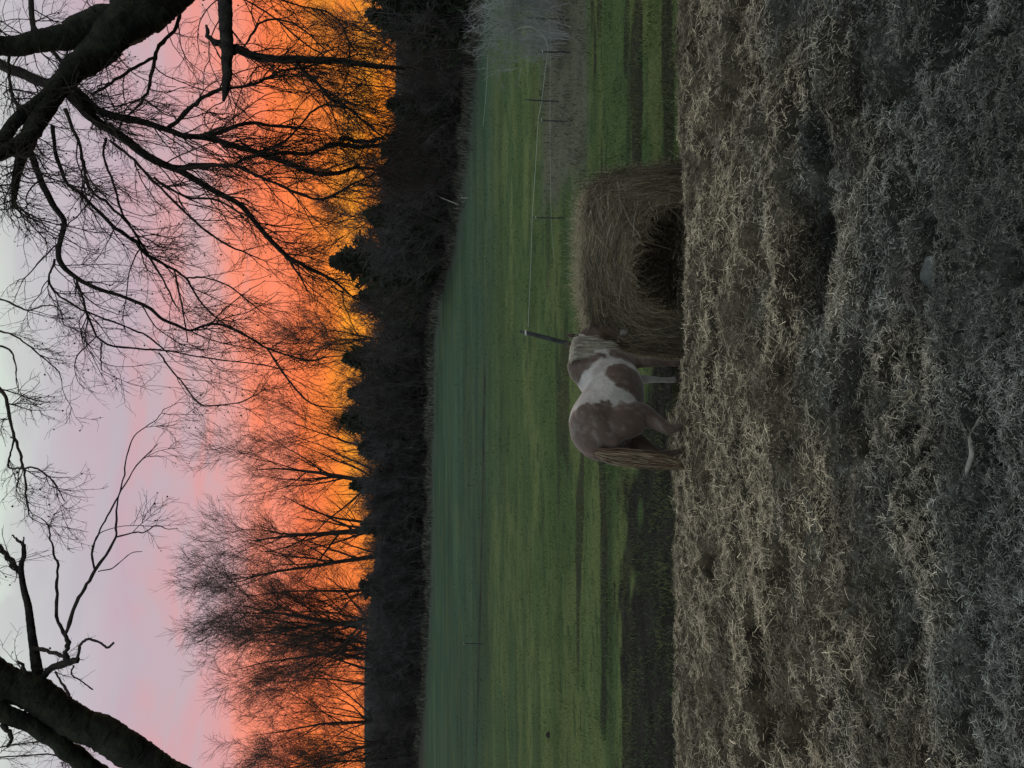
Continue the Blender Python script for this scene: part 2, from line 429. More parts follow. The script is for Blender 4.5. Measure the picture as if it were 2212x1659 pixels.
# pasture grass
N = 150000
u = rng.uniform(0, 1, N); y = 1/(1/9.9*(1-u)+u/48)
x = rng.uniform(-1, 1, N)*(.56*y+.5)
tuft = fbm(x*2.2, y*2.2, 3, 161)
hy_, md_, dr_ = zone(x, y)
k = (hy_ < .5) & (rng.uniform(0, 1, N) < (.35+1.5*(tuft-.35))*(1-.25*md_)); x, y, dr, tuft = x[k], y[k], dr_[k], tuft[k]; md = md_[k]; N = len(x)
z = rough_h(x, y)
hh = rng.uniform(.015, .05, N)*(1+.6*(tuft > .6))*(1+1.6*dr); th = rng.uniform(0, 2*np.pi, N)
lean = rng.uniform(.2, 1.0, N)
dirv = np.stack([np.cos(th)*lean, np.sin(th)*lean, np.ones(N)], -1)*hh[:, None]
side = np.stack([-np.sin(th), np.cos(th), 0*th], -1)
P0 = np.stack([x, y, z-.005], -1)
P = np.stack([P0, P0+dirv*.6, P0+dirv*np.array([1.25, 1.25, .9])], 1)
g = fbm(x*.35, y*1.1, 5, 101); far = sst(20, 36, y)
c = np.array([.072, .112, .039])*(1-sst(.42, .66, g))[:, None] + np.array([.118, .148, .053])*sst(.42, .66, g)[:, None]
c = c*(1-far[:, None]*.55); c = c*rng.uniform(.6, 1.3, (N, 1))  # far blades darkened in colour for the low viewing angle
c = c*(1-dr[:, None]) + np.array([.105, .11, .085])*dr[:, None]
c = c*(1-md[:, None]*.4)+ np.array([.03, .032, .022])*md[:, None]*.4
V, q = ribbons(P, .0018+.00022*y, side)
tag(mk('pasture_grass', V, q, M_grass, col=rep(c, 6)), kind='stuff', label='short green grass of the pasture beyond the hay', cat='grass')

# ------------------------------------------------------------------ bare trees far behind
def edge_row(Y):
    return float(np.interp(Y, [0, 60, 150, 300, 450, 560, 650, 760, 900, 1100, 1300, 1450, 1600, 1659], [1035, 1030, 1012, 1000, 985, 968, 940, 930, 928, 926, 924, 915, 908, 906]))
def bare_tree(name, X, Y, top, dist, seed, label, stems=1, spread=1.0, lean=0.0, thick=1.0, base=None, n1=13, fine=1.0, group='bare trees behind the cedar line'):
    """trunk at picture column Y, crown top at row `top`, `dist` metres off"""
    rng = np.random.default_rng(seed)
    dist = on_ground(edge_row(Y), Y)[1] + 5 + (dist-80)*.5*(dist>80)
    p = at(X, Y, dist); gz = -.52
    H = at(top, Y, dist)[2]-gz
    root = empty(name, (p[0], p[1], gz)); tag(root, label, 'tree', group)
    acc = Acc(); fin = Acc()
    P = np.zeros((stems, 3)); P[:, 0] = rng.normal(0, .25, stems)*(stems > 1)
    D = norm(np.stack([rng.normal(lean, .10*(1+1.2*(stems > 1)), stems), rng.normal(0, .08, stems), np.ones(stems)], -1))
    p0, d0, r0 = grow(P, D, np.full(stems, H*.80), np.full(stems, .30*thick*H/22/(stems**.35)*.85), 16, .045, (0, 0, .03), .10, rng)
    acc.tubes(p0, r0, 7)
    a, b, rr, t = spawn(p0, d0, r0, n1, .13, .97, .42, .95, rng, up=.3)
    p1, d1, r1 = grow(a, b, H*(.44-.25*t)*spread*rng.uniform(.75, 1.2, len(a)), np.maximum(rr*.48, .03), 9, .085, (0, 0, .05), .15, rng)
    acc.tubes(p1, r1, 5)
    a, b, rr, t = spawn(p1, d1, r1, 9, .1, 1, .35, .95, rng, up=.2)
    p2, d2, r2 = grow(a, b, H*.15*(1.15-.5*t)*rng.uniform(.7, 1.25, len(a))*spread, np.maximum(rr*.40, .014*dist/100), 6, .10, (0, 0, .05), .3, rng)
    acc.tubes(p2, r2, 3)
    a, b, rr, t = spawn(p2, d2, r2, 6, .15, 1, .35, .9, rng, up=.1)
    p3, d3, r3 = grow(a, b, H*.072*rng.uniform(.6, 1.3, len(a)), np.full(len(a), .021*fine*dist/110), 3, .12, (0, 0, .06), .6, rng)
    fin.tubes(p3, r3, 3)
    a, b, rr, t = spawn(p3, d3, r3, 3, .2, 1, .4, 1.0, rng)
    p4, d4, r4 = grow(a, b, H*.034*rng.uniform(.6, 1.4, len(a)), np.full(len(a), .0145*fine*dist/110), 2, .12, (0, 0, .05), .7, rng)
    fin.tubes(p4, r4, 3)
    zt = np.percentile(np.concatenate(fin.V)[:, 2], 99.7); k_ = H/zt
    for ac in (acc, fin): ac.V = [v*np.array([max(1, k_), max(1, k_), k_]) for v in ac.V]
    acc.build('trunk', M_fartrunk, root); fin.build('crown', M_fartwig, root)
    return root
BT = [  # trunk column Y, crown top X, distance, stems, spread, lean, thick, label
 (1635, 500, 84, 2, 1.1, .02, .9, 'bare tree rising behind the big leaning foreground trunk'),
 (1592, 475, 92, 1, 1.35, -.03, .9, 'thin bare tree next to the one behind the leaning trunk'),
 (1548, 462, 86, 1, 1.4, .05, 1.0, 'bare tree with pale fine crown two along from the leaning trunk'),
 (1500, 455, 84, 2, 1.3, .06, 1.0, 'double stemmed bare tree on the low shoulder of the long crown row'),
 (1458, 432, 88, 2, .80, .05, 1.0, 'dense dark bare tree with two crossing stems'),
 (1420, 418, 84, 2, .85, -.07, 1.1, 'bare tree in the densest clump, stems leaning to the pasture shrub side'),
 (1392, 412, 88, 2, .85, .10, 1.0, 'bare tree crowded against the thick single trunk'),
 (1328, 400, 82, 1, 1.1, .03, 1.7, 'tall bare tree with the thickest single dark trunk in the row'),
 (1245, 400, 96, 1, 1.0, -.10, .8, 'slighter bare tree standing behind between two thick trunks'),
 (1188, 396, 84, 1, .95, -.02, 1.2, 'bare tree with a slim trunk forking in two halfway up'),
 (1150, 385, 82, 1, 1.15, .04, 1.7, 'tallest bare tree with straight dark trunk beside the slim forked one'),
 (1055, 402, 84, 1, 1.2, .07, 1.4, 'broad bare tree with spreading limbs at the low end of the crown row'),
 (985, 470, 92, 1, 1.3, .10, .9, 'bare tree with low rounded crown ending the long row'),
 (900, 705, 100, 1, .8, .05, .8, 'small faint bare tree between the long row and the lone round one'),
 (768, 565, 86, 2, 1.15, .0, 1.2, 'lone round bare tree glowing orange above the horse'),
 (655, 745, 105, 1, .8, 0, .8, 'low faint bare tree behind the pointed cedar'),
 (520, 660, 88, 1, .9, .05, 1.0, 'bare tree behind the hanging twigs, nearest the pointed cedar'),
 (400, 620, 80, 2, .9, .0, .7, 'bare tree behind the hanging twigs, above the hay bale'),
 (300, 640, 70, 1, 1.2, .05, 1.1, 'bare tree behind the hanging twigs with a dark upright trunk'),
 (190, 620, 72, 2, .9, .0, .8, 'thin bare tree behind the long dark hanging branch'),
 (60, 620, 70, 1, 1.2, -.05, .8, 'thin bare tree rising behind the cedar over the pale shrub'),
]
for i, (Y, top, dist, st, sp, ln, tk, lab) in enumerate(BT):
    bare_tree('bare_tree', 850, Y, top, dist, 200+i, lab, st, sp, ln, tk, n1=8 if 1350 < Y < 1470 or Y < 500 else 13, fine=.8 if Y < 500 else 1.0)

# ------------------------------------------------------------------ cedars and thickets
def cedar(X0, Y, top, half, seed, label, base_X):
    """base_X: picture row where it meets the field; half: half width in picture px"""
    rng = np.random.default_rng(seed)
    half *= 1.9; top -= 26; g = on_ground(base_X, Y); dist = g[1]-.5
    p = at(base_X, Y, dist); H = at(top, Y, dist)[2]-g[2]
    Rb = half*dist/F_PX
    root = empty('cedar_tree', (p[0], dist, g[2])); tag(root, label, 'tree', 'evergreen cedars along the field edge')
    tr = Acc()
    kk = 8; tp = np.stack([rng.normal(0, .04, kk), rng.normal(0, .04, kk), np.linspace(0, H*.95, kk)], -1)[None]
    tr.tubes(tp, np.linspace(.022*H, .02, kk)[None], 6); tr.build('trunk', M_bark, root)
    nb = int(110+16*H)
    t = rng.uniform(.02, 1, nb)**.9; zb = t*H*.97
    env = Rb*(1-t**1.25)*(.55+.75*rng.uniform(0, 1, nb))+.05*Rb
    env *= .7+.6*vn(t*7+seed, t*0+seed*1.3, seed)
    az = rng.uniform(0, 2*np.pi, nb)
    D = norm(np.stack([np.cos(az), np.sin(az), rng.uniform(.15, .75, nb)], -1))
    P = np.stack([0*az, 0*az, zb*.93], -1)
    pb, db, rb = grow(P, D, env*1.1, np.full(nb, .02), 5, .08, (0, 0, .06), .3, rng)
    a, b, rr, tt = spawn(pb, db, rb, 44, .12, 1.0, .2, .9, rng, up=.25)
    n = len(a); s = H*.021*rng.uniform(.5, 1.9, n)+.04
    sd_ = norm(np.cross(b, rng.normal(size=(n, 3))))*(s*.30)[:, None]
    V = np.stack([a-sd_, a+sd_, a+sd_*.6+b*s[:, None], a-sd_*.2+b*(s*1.25)[:, None]], 1).reshape(-1, 3)
    q = np.arange(n*4).reshape(-1, 4)
    cc = np.array([.028, .040, .024])*rng.uniform(.5, 1.6, (n, 1)) + np.array([.012, .004, 0])*(rng.uniform(0, 1, (n, 1)) < .15)
    mk('crown', V, q, M_cedar, root, col=rep(cc, 4), smooth=False)
    return root
def thicket(Y, top, half, seed, label, base_X, colr=(.062, .058, .060), n0=46, name='thicket', group='leafless thickets along the field edge', thick=1.0, dense=1.0, cat='bush'):
    rng = np.random.default_rng(seed)
    g = on_ground(base_X, Y); dist = g[1]+.6; p = at(base_X, Y, dist)
    H = at(top, Y, dist)[2]-g[2]; Rb = half*dist/F_PX
    root = empty(name, (p[0], dist, g[2])); tag(root, label, cat, group)
    st = Acc(); tw = Acc()
    P = np.stack([rng.uniform(-1, 1, n0)*Rb*.8, rng.uniform(-.6, .8, n0)*min(Rb, 3), np.zeros(n0)], -1)
    D = norm(np.stack([rng.normal(0, .35, n0), rng.normal(0, .3, n0), np.ones(n0)], -1))
    p0, d0, r0 = grow(P, D, H*rng.uniform(.55, 1.0, n0), np.full(n0, .004*H+.012)*thick, 9, .10, (0, 0, .05), .3, rng)
    st.tubes(p0, r0, 4)
    a, b, rr, t = spawn(p0, d0, r0, int(9*dense), .05, 1, .4, 1.1, rng)
    p1, d1, r1 = grow(a, b, H*.26*rng.uniform(.5, 1.2, len(a)), np.full(len(a), .0022*H+.005)*thick, 5, .16, (0, 0, .04), .5, rng)
    tw.tubes(p1, r1, 3)
    a, b, rr, t = spawn(p1, d1, r1, int(8*dense), .1, 1, .4, 1.2, rng)
    p2, d2, r2 = grow(a, b, H*.10*rng.uniform(.5, 1.3, len(a)), np.full(len(a), .0013*H+.0035)*thick, 3, .18, (0, 0, .0), .6, rng)
    tw.tubes(p2, r2, 3)
    k_ = H/np.percentile(np.concatenate(tw.V)[:, 2], 98)
    for ac in (st, tw): ac.V = [v*np.array([1, 1, k_]) for v in ac.V]
    for ac, nm in ((st, 'stems'), (tw, 'twigs')):
        V = np.concatenate(ac.V); f = vn(V[:, 0]*2, V[:, 2]*2, seed)[:, None]
        ac.C = [np.array(colr)*(.6+.8*f)]
        ac.build(nm, M_brush, root)
    return root
# field edge row (X) as a function of the column Y
def edge_row(Y):
    return float(np.interp(Y, [0, 60, 150, 300, 450, 560, 650, 760, 900, 1100, 1300, 1450, 1600, 1659], [1035, 1030, 1012, 1000, 985, 968, 940, 930, 928, 926, 924, 915, 903, 900]))
def top_row(Y):
    return float(np.interp(Y, [0, 60, 100, 160, 250, 330, 420, 500, 560, 640, 700, 760, 830, 880, 960, 1040, 1120, 1250, 1400, 1500, 1659], [800, 830, 870, 880, 860, 845, 830, 800, 775, 795, 805, 785, 770, 765, 790, 790, 790, 790, 792, 795, 800]))
CED = [ # Y, top, half width, label
 (-25, 770, 62, 'broad dark cedar at the end of the tree line over the pale shrub'),
 (52, 800, 48, 'ragged dark cedar with leafy points beside the pale shrub'),
 (235, 850, 40, 'dark cedar under the tip of the long hanging branch'),
 (330, 835, 42, 'dark cedar whose top hides among hanging twigs above the bale'),
 (470, 800, 42, 'squat dark cedar just past the pale leaning pole'),
 (570, 722, 52, 'tall pointed cedar with ragged tiers against bright orange sky'),
 (640, 790, 34, 'low cedar huddled on the flank of the tall pointed cedar'),
 (775, 752, 36, 'narrow cedar at the foot of the lone round bare tree'),
 (850, 765, 36, 'dark cedar beside the narrow one, above the rump of the horse'),
 (905, 748, 44, 'wide dark cedar with a blunt top between lone tree and long row'),
 (965, 790, 36, 'low dark cedar on the flank of the wide blunt one'),
 (1045, 768, 28, 'small pointed cedar below the broad bare tree'),
 (1130, 795, 34, 'round low cedar under the tallest bare tree'),
 (1260, 792, 40, 'flat topped cedar between the two thickest trunks'),
]
for i, (Y, top, half, lab) in enumerate(CED):
    cedar(0, Y, top, half, 300+i, lab, edge_row(Y)-4)
TH = [(15, 'dusky thicket beneath the end cedar'), (115, 'dusky thicket behind the pale shrub tips'), (165, 'gap filling thicket beside the pale shrub'), (215, 'dark thicket below the long hanging branch'),
 (275, 'dark thicket with upright stems nearer the pale leaning pole'), (335, 'broad thicket behind the mossy lit twigs'), (395, 'blue grey thicket behind the pale leaning pole'), (455, 'tangled thicket at the foot of the pale pole'),
 (515, 'shadowed thicket before the pointed cedar'), (590, 'olive thicket tucked under the pointed cedar'), (655, 'grassy edged thicket where the field edge steps back'), (715, 'rusty thicket in the dip between cedars'),
 (790, 'thicket under the lone round bare tree'), (860, 'thicket straight behind the rump of the horse'), (930, 'thicket under the wide blunt cedar'), (1000, 'grey thicket beside the small pointed cedar'),
 (1075, 'thicket below the broad bare tree'), (1150, 'thicket below the tallest bare tree'), (1225, 'thicket between the two thickest trunks'), (1300, 'thicket at the thickest trunk'), (1375, 'thicket under the densest clump of stems'),
 (1450, 'thicket under the double stemmed trees'), (1525, 'sparse thicket with bluish hill showing through'), (1600, 'thin thicket before the bluish hillside'), (1665, 'last thicket at the frame side under the leaning trunk')]
for i, (Y, lab) in enumerate(TH):
    thicket(Y, top_row(Y)-6+14*math.sin(i*2.3), 52, 400+i, lab, edge_row(Y), n0=60, dense=1.15)
    # a second rank right behind closes the gaps
for i, Y in enumerate(range(20, 1700, 62)):
    t_ = thicket(Y, top_row(Y)-2+10*math.sin(i*1.7), 48, 500+i, 'leafless thicket of the hidden rank standing behind the front bushes', edge_row(Y)-5, n0=60, group='second rank of thickets', dense=1.1)

# pale shrub at the near end of the field edge
thicket(35, 1020, 105, 451, 'pale grey leafless shrub spreading into the pasture beside the fence wire', 1235, colr=(.24, .26, .26), n0=60, name='bare_shrub', group=None, thick=.42, dense=1.1)

# long dead grass fringing the wood
N = 26000
Yc = rng.uniform(-60, 1720, N); Xe = np.array([edge_row(v) for v in Yc]); hd = 4.12/np.tan(PITCH+np.arctan((Xe-CX)/F_PX))
y = hd-np.abs(rng.normal(0, .035, N))*hd*(.6+.9*vn(Yc*.03, Yc*0, 6)); x = (CY-Yc)/F_PX*(y*.987+.66)
th = rng.uniform(0, 2*np.pi, N); hh = rng.uniform(.2, .75, N)*(.5+vn(Yc*.05, Yc*0, 66))*(hd/100)**.5
P0 = np.stack([x, y, -.53+0*x], -1); dv = np.stack([np.cos(th)*.4, np.sin(th)*.4, 0*th+1], -1)*hh[:, None]
P = np.stack([P0, P0+dv*.6, P0+dv*np.array([1.6, 1.6, .95])], 1)
V, q = ribbons(P, .0003*hd, np.stack([-np.sin(th), np.cos(th), 0*th], -1))
c = np.array([.085, .085, .070])*rng.uniform(.4, 1.3, (N, 1))
tag(mk('edge_grass', V, q, M_grass, col=rep(c, 6)), kind='stuff', label='long grey dead grass fringing the foot of the dark thickets', cat='grass')

# ------------------------------------------------------------------ foreground trees
def depthpath(pts, y0, y1, w, n=28, wob=0.02, seed=0):
    """pts in picture coordinates -> world polyline running from y0 to y1 metres ahead, w = widths px"""
    rng = np.random.default_rng(seed)
    s = spline(pts, n); ww = np.interp(np.linspace(0, len(w)-1, n), range(len(w)), w)
    yy = np.linspace(y0, y1, n)
    P = np.array([at(a[0], a[1], b) for a, b in zip(s, yy)])
    rad = ww*.5*yy/F_PX*.90
    return P, rad
def limb(root, pts, y0, y1, w, seed, m=9, name='limb', material=None, n=None):
    n = n or max(12, 4*len(pts))
    P, rad = depthpath(pts, y0, y1, w, n, seed=seed)
    rg = np.random.default_rng(seed)
    if rad.max() > .03:      # knobbly thick wood: finer rings with lumps
        pass
    else:
        P = P + rg.normal(size=P.shape)*rad.mean()*.35
        V, q = tube_arrays(P[None], (rad*rg.uniform(.85, 1.2, n))[None], m)
    if rad.max() > .03:
        n2 = n*12; s2 = np.linspace(0, n-1, n2)
        P2 = np.stack([np.interp(s2, range(n), P[:, k]) for k in range(3)], -1); r2 = np.interp(s2, range(n), rad)
        P2 = P2 + np.stack([vn(s2*.45, s2*0+k, seed)-.5 for k in range(3)], -1)*r2[:, None]*.30
        mm = 26; V, q = tube_arrays(P2[None], r2[None], mm)
        ang = np.tile(np.arange(mm)*6.2832/mm, n2); ss = np.repeat(s2, mm)
        f = .95 + .10*(fbm(np.cos(ang)*1.3+ss*.25, np.sin(ang)*1.3+ss*.15, 3, seed, .5)-.5)*2 + .24*(fbm(np.cos(ang)*5+ss*1.1, np.sin(ang)*5+ss*.8, 3, seed+3, .75)-.5)
        C = np.repeat(P2, mm, 0); V = C+(V-C)*f[:, None]
    ix = len(V)
    o = mk(name, V, q, material or (M_bark if rad.max() > .02 else M_twig), root)
    return P, rad
def twigs_from(root, paths, seed, per_m=3.2, bias=(0, 0, -.10), nm='twigs', l1=(.35, 1.1), pods=True, scale=1.0):
    rng = np.random.default_rng(seed); acc = Acc(); K = 16
    PP, DD, RR = [], [], []
    for P, rad in paths:
        L = np.linalg.norm(np.diff(P, axis=0), axis=1).sum()
        reps = max(1, int(round(L*per_m)))
        for _ in range(reps):
            i = rng.integers(1, len(P)-1) if rng.uniform() < .8 else len(P)-1
            d = norm(P[i]-P[i-1]); qv = norm(np.cross(d, rng.normal(size=3))); a = rng.uniform(.4, 1.2)
            PP.append(P[i]); DD.append(norm(d*math.cos(a)+qv*math.sin(a)+np.array([0, 0, -.1]))); RR.append(min(rad[i]*.55, .0075))
    a, b, rr = np.array(PP), np.array(DD), np.maximum(np.array(RR), .0035)
    a1, b1, r1 = grow(a, b, rng.uniform(*l1, len(a))*scale, rr, 12, .13, bias, .45, rng); acc.tubes(a1, r1, 5)
    a, b, rr, t = spawn(a1, b1, r1, 7, .12, 1, .4, 1.1, rng)
    a2, b2, r2 = grow(a, b, rng.uniform(.14, .48, len(a))*scale, np.maximum(rr*.6, .0022), 7, .16, np.array(bias)*.6, .55, rng); acc.tubes(a2, r2, 4)
    a, b, rr, t = spawn(a2, b2, r2, 5, .15, 1, .4, 1.1, rng)
    a3, b3, r3 = grow(a, b, rng.uniform(.05, .20, len(a))*scale, np.full(len(a), .0016), 4, .2, (0, 0, 0), .7, rng); acc.tubes(a3, r3, 3)
    acc.build(nm, M_twig, root)
    if pods:
        tip = a3[:, -1]; k = rng.uniform(0, 1, len(tip)) < .07
        c = tip[k]; n = len(c); o6 = np.array([(1,0,0),(-1,0,0),(0,1,0),(0,-1,0),(0,0,1),(0,0,-1)])*.009
        V = (c[:, None]+o6[None]*rng.uniform(.7, 1.3, (n, 1, 1))).reshape(-1, 3)
        f8 = np.array([(0,2,4),(2,1,4),(1,3,4),(3,0,4),(2,0,5),(1,2,5),(3,1,5),(0,3,5)])
        q = (np.arange(n)[:, None, None]*6+f8[None]).reshape(-1, 3)
        tag(mk('seed_pods', V, q, M_twig, root), kind='stuff')

RL = [  # (points, y0, y1, widths)
 ([(420,-70),(300,25),(215,55),(150,75),(80,90),(0,98),(-60,100),(-220,70),(-380,130),(-520,110)], 8.6, 7.4, [120,112,84,56,46,42,38,28,16,4], 1),
 ([(400,-60),(320,10),(250,65),(190,125),(150,165),(115,205),(85,250),(62,300),(45,345),(34,395),(28,440)], 8.6, 7.2, [110,110,84,64,52,46,42,36,24,16,9], 1),
 ([(125,190),(60,240),(0,300),(-60,345),(-200,400),(-330,380)], 7.9, 7.0, [30,28,27,22,13,3], 1),
 ([(78,285),(40,312),(0,335),(-50,358),(-190,470),(-300,560)], 7.6, 6.8, [32,30,28,24,13,3], 1),
 ([(0,140),(60,165),(120,190)], 8.4, 8.0, [24,22,24], 1),
 ([(160,195),(212,238),(265,255),(314,265),(364,281),(400,294),(440,294),(480,284),(512,271),(549,265),(582,271),(640,276),(700,285)], 7.9, 9.0, [26,18,16,15,14,13,11,10,9,8,7,5,3], 1),
 ([(400,294),(450,298),(503,314),(569,334),(615,350),(682,374),(731,374),(770,362),(820,367)], 8.4, 9.4, [12,13,13,14,12,12,10,7,5], 1),
 ([(150,200),(185,240),(212,264),(265,298),(331,344),(384,367),(463,413),(516,440),(562,493),(609,543),(635,563),(715,603),(760,640)], 7.8, 9.2, [30,26,22,20,18,16,14,12,12,11,9,7,4], 1),
 ([(609,543),(640,585),(665,629)], 8.8, 8.9, [6,5,3], 0),
 ([(384,362),(430,355),(496,357),(549,337),(575,334)], 8.3, 8.8, [9,9,8,8,8], 1),
 ([(364,278),(397,248),(430,218),(463,198),(490,192),(549,180),(589,162),(615,152),(682,142)], 8.3, 8.9, [10,10,9,8,7,6,6,5,4], 1),
 ([(488,-40),(488,0),(489,60),(489,110),(490,160),(488,195),(482,220)], 8.0, 8.2, [34,32,30,28,22,18,5], 1),
 ([(446,55),(450,78),(468,92),(488,104)], 8.1, 8.1, [6,10,13,13], 1),
 ([(489,105),(516,109),(569,124),(642,129),(715,129),(781,139),(830,145),(872,148)], 8.1, 8.8, [26,20,16,18,14,13,11,8], 1),
 ([(642,132),(648,145),(682,175),(715,212),(758,238),(797,271),(830,300)], 8.3, 9.0, [8,8,7,7,6,5,4], 0),
 ([(384,364),(500,357),(550,377),(599,397),(648,420),(701,430),(764,397),(811,374)], 8.2, 8.9, [7,7,7,7,6,6,5,4], 0),
 ([(66,325),(73,350),(89,390),(112,440),(139,479),(130,520),(127,560),(159,596),(205,621),(251,636),(291,651),(321,664),(350,689),(380,702),(410,714),(440,704),(480,702),(549,735),(576,752),(662,778),(708,771),(754,768)], 7.4, 8.6, [15,15,14,13,12,11,12,10,9,8,8,8,7,7,6,6,6,5,5,4,3,2], 1),
 ([(576,752),(609,801),(642,844),(672,871),(708,879),(740,881)], 8.3, 8.6, [4,4,4,3.5,3,2], 0),
 ([(165,603),(179,642),(188,679),(222,738),(288,752),(364,758),(430,771),(549,785),(620,800)], 7.9, 8.5, [5,5,5,5,4,4,3,3,2], 0),
 ([(344,762),(364,791),(397,831),(430,871),(463,876),(516,869),(550,855),(575,838)], 8.2, 8.5, [3.5,3.5,3.5,3.5,3,3,2.5,2], 0),
 ([(220,740),(218,770),(218,798)], 8.0, 8.0, [3.5,3,2.5], 0),
 ([(119,560),(106,609),(142,649),(198,679),(281,709),(317,725),(357,758)], 7.8, 8.3, [5,4.5,4.5,4,4,4,3], 0),
 ([(112,271),(122,331),(142,390),(185,430),(251,494),(291,520),(314,547),(377,583),(403,603),(427,643),(470,690),(520,715)], 7.6, 8.6, [8,8,7,7,8,9,8,6,5,4,3,2], 0),
 ([(142,235),(175,324),(182,364),(198,413),(231,437),(281,489),(314,542),(350,600),(380,660)], 7.7, 8.3, [8,7,7,6,6,5,5,4,3], 0),
 ([(228,298),(225,341),(245,397),(265,463),(298,512),(330,570)], 7.9, 8.3, [6,5,5,4,4,2], 0),
 ([(238,304),(284,341),(331,390),(397,456),(463,512),(529,546),(575,565)], 7.9, 8.6, [6,6,6,5,5,4,2], 0),
 ([(331,384),(397,423),(470,433),(540,470)], 8.2, 8.6, [6,5,5,3], 0),
 ([(390,20),(380,63),(344,99),(331,139),(324,185),(308,218),(275,251)], 8.8, 8.4, [8,8,8,8,7,6,4], 0),
 ([(334,122),(281,152),(231,185),(198,205)], 8.6, 8.2, [6,6,6,6], 0),
 ([(66,-20),(69,40),(79,66),(132,132)], 8.9, 8.6, [12,12,11,9], 0),
 ([(17,122),(23,185),(30,215),(66,281)], 8.2, 8.0, [7,7,7,6], 0),
 ([(377,583),(384,620),(393,660),(400,700),(405,740)], 8.2, 8.2, [4,4,3.5,3,2], 0),
 ([(403,600),(440,600),(490,615),(530,645),(560,670)], 8.3, 8.4, [4,4,3.5,3,2], 0),
 ([(489,25),(505,-8),(540,5),(600,45),(660,95),(700,120)], 8.3, 8.6, [4,4,4,4,3], 0),
 ([(520,110),(545,75),(560,50),(600,42),(650,60),(700,105),(730,130)], 8.2, 8.6, [4,5,5,4,4,3,2], 0),
 ([(488,-25),(520,-45),(562,-20),(640,10),(715,30),(750,80),(755,140),(740,190)], 8.9, 9.0, [4,4,4,4,3,2], 0),
 ([(510,300),(560,330),(620,300),(690,230),(760,235)], 8.9, 9.0, [5,5,5,4,3], 0),
 ([(569,334),(620,330),(680,330),(720,310),(760,318),(830,312)], 8.9, 9.2, [8,9,8,9,10,8], 0),
 ([(830,296),(790,306),(750,300),(735,300)], 9.0, 9.0, [9,9,9,7], 0),
]
rroot = empty('overhanging_tree', (6.3, 8.9, 0)); tag(rroot, 'big gnarled bare tree with thick dark limbs and hanging twigs filling one upper corner', 'tree')
rinv = np.array([6.3, 8.9, 0.0])
def shift(root):
    for ch in root.children:
        me = ch.data; n = len(me.vertices); c = np.empty(n*3, np.float32); me.vertices.foreach_get('co', c)
        c = c.reshape(-1, 3) - np.array(root.location, np.float32); me.vertices.foreach_set('co', c.ravel())
paths = []
for i, (pts, y0, y1, w, big) in enumerate(RL):
    paths.append(limb(rroot, pts, y0, y1, w, 600+i, material=M_moss if i in (0, 1, 2, 3) else None))
# trunk, standing outside the frame
def trunk(root, p_top, p_base, r_top, r_base, seed, mid=None):
    pts = [p_base, *(mid or []), p_top]; P = spline(pts, 40); rad = np.linspace(r_base, r_top, 40)*(1+.5*np.exp(-np.arange(40)/3.0))
    mm = 30; V, q = tube_arrays(P[None], rad[None], mm); C = np.repeat(P, mm, 0)
    ang = np.tile(np.arange(mm)*6.2832/mm, 40); ss = np.repeat(np.arange(40), mm)
    f = 1+.16*(fbm(np.cos(ang)*2+5, np.sin(ang)*2+ss*.15, 4, seed)-.5)*2
    mk('trunk', C+(V-C)*f[:, None], q, M_moss, root)
a0 = at(400, -60, 8.6)
trunk(rroot, a0, np.array([6.3, 8.9, -.1]), .30, .48, 5, [np.array([6.2, 8.85, 2.2]), np.array([5.6, 8.75, 4.3])])
b0 = at(488, -40, 8.0)
Pst = spline([np.array([6.1, 8.8, 3.2]), np.array([5.3, 8.3, 5.4]), b0], 14)
V, q = tube_arrays(Pst[None], np.linspace(.14, .088, 14)[None], 12); mk('limb', V, q, M_bark, rroot)
sel = [paths[i] for i in range(len(paths))]
twigs_from(rroot, sel, 71, per_m=6.2, l1=(.3, 1.0))
twigs_from(rroot, [paths[i] for i in (5, 6, 7, 13, 14, 15, 10, 34, 35, 36, 37)], 72, per_m=6.5, bias=(-.03, .02, -.16), l1=(.4, 1.3), nm='hanging_twigs')
shift(rroot)

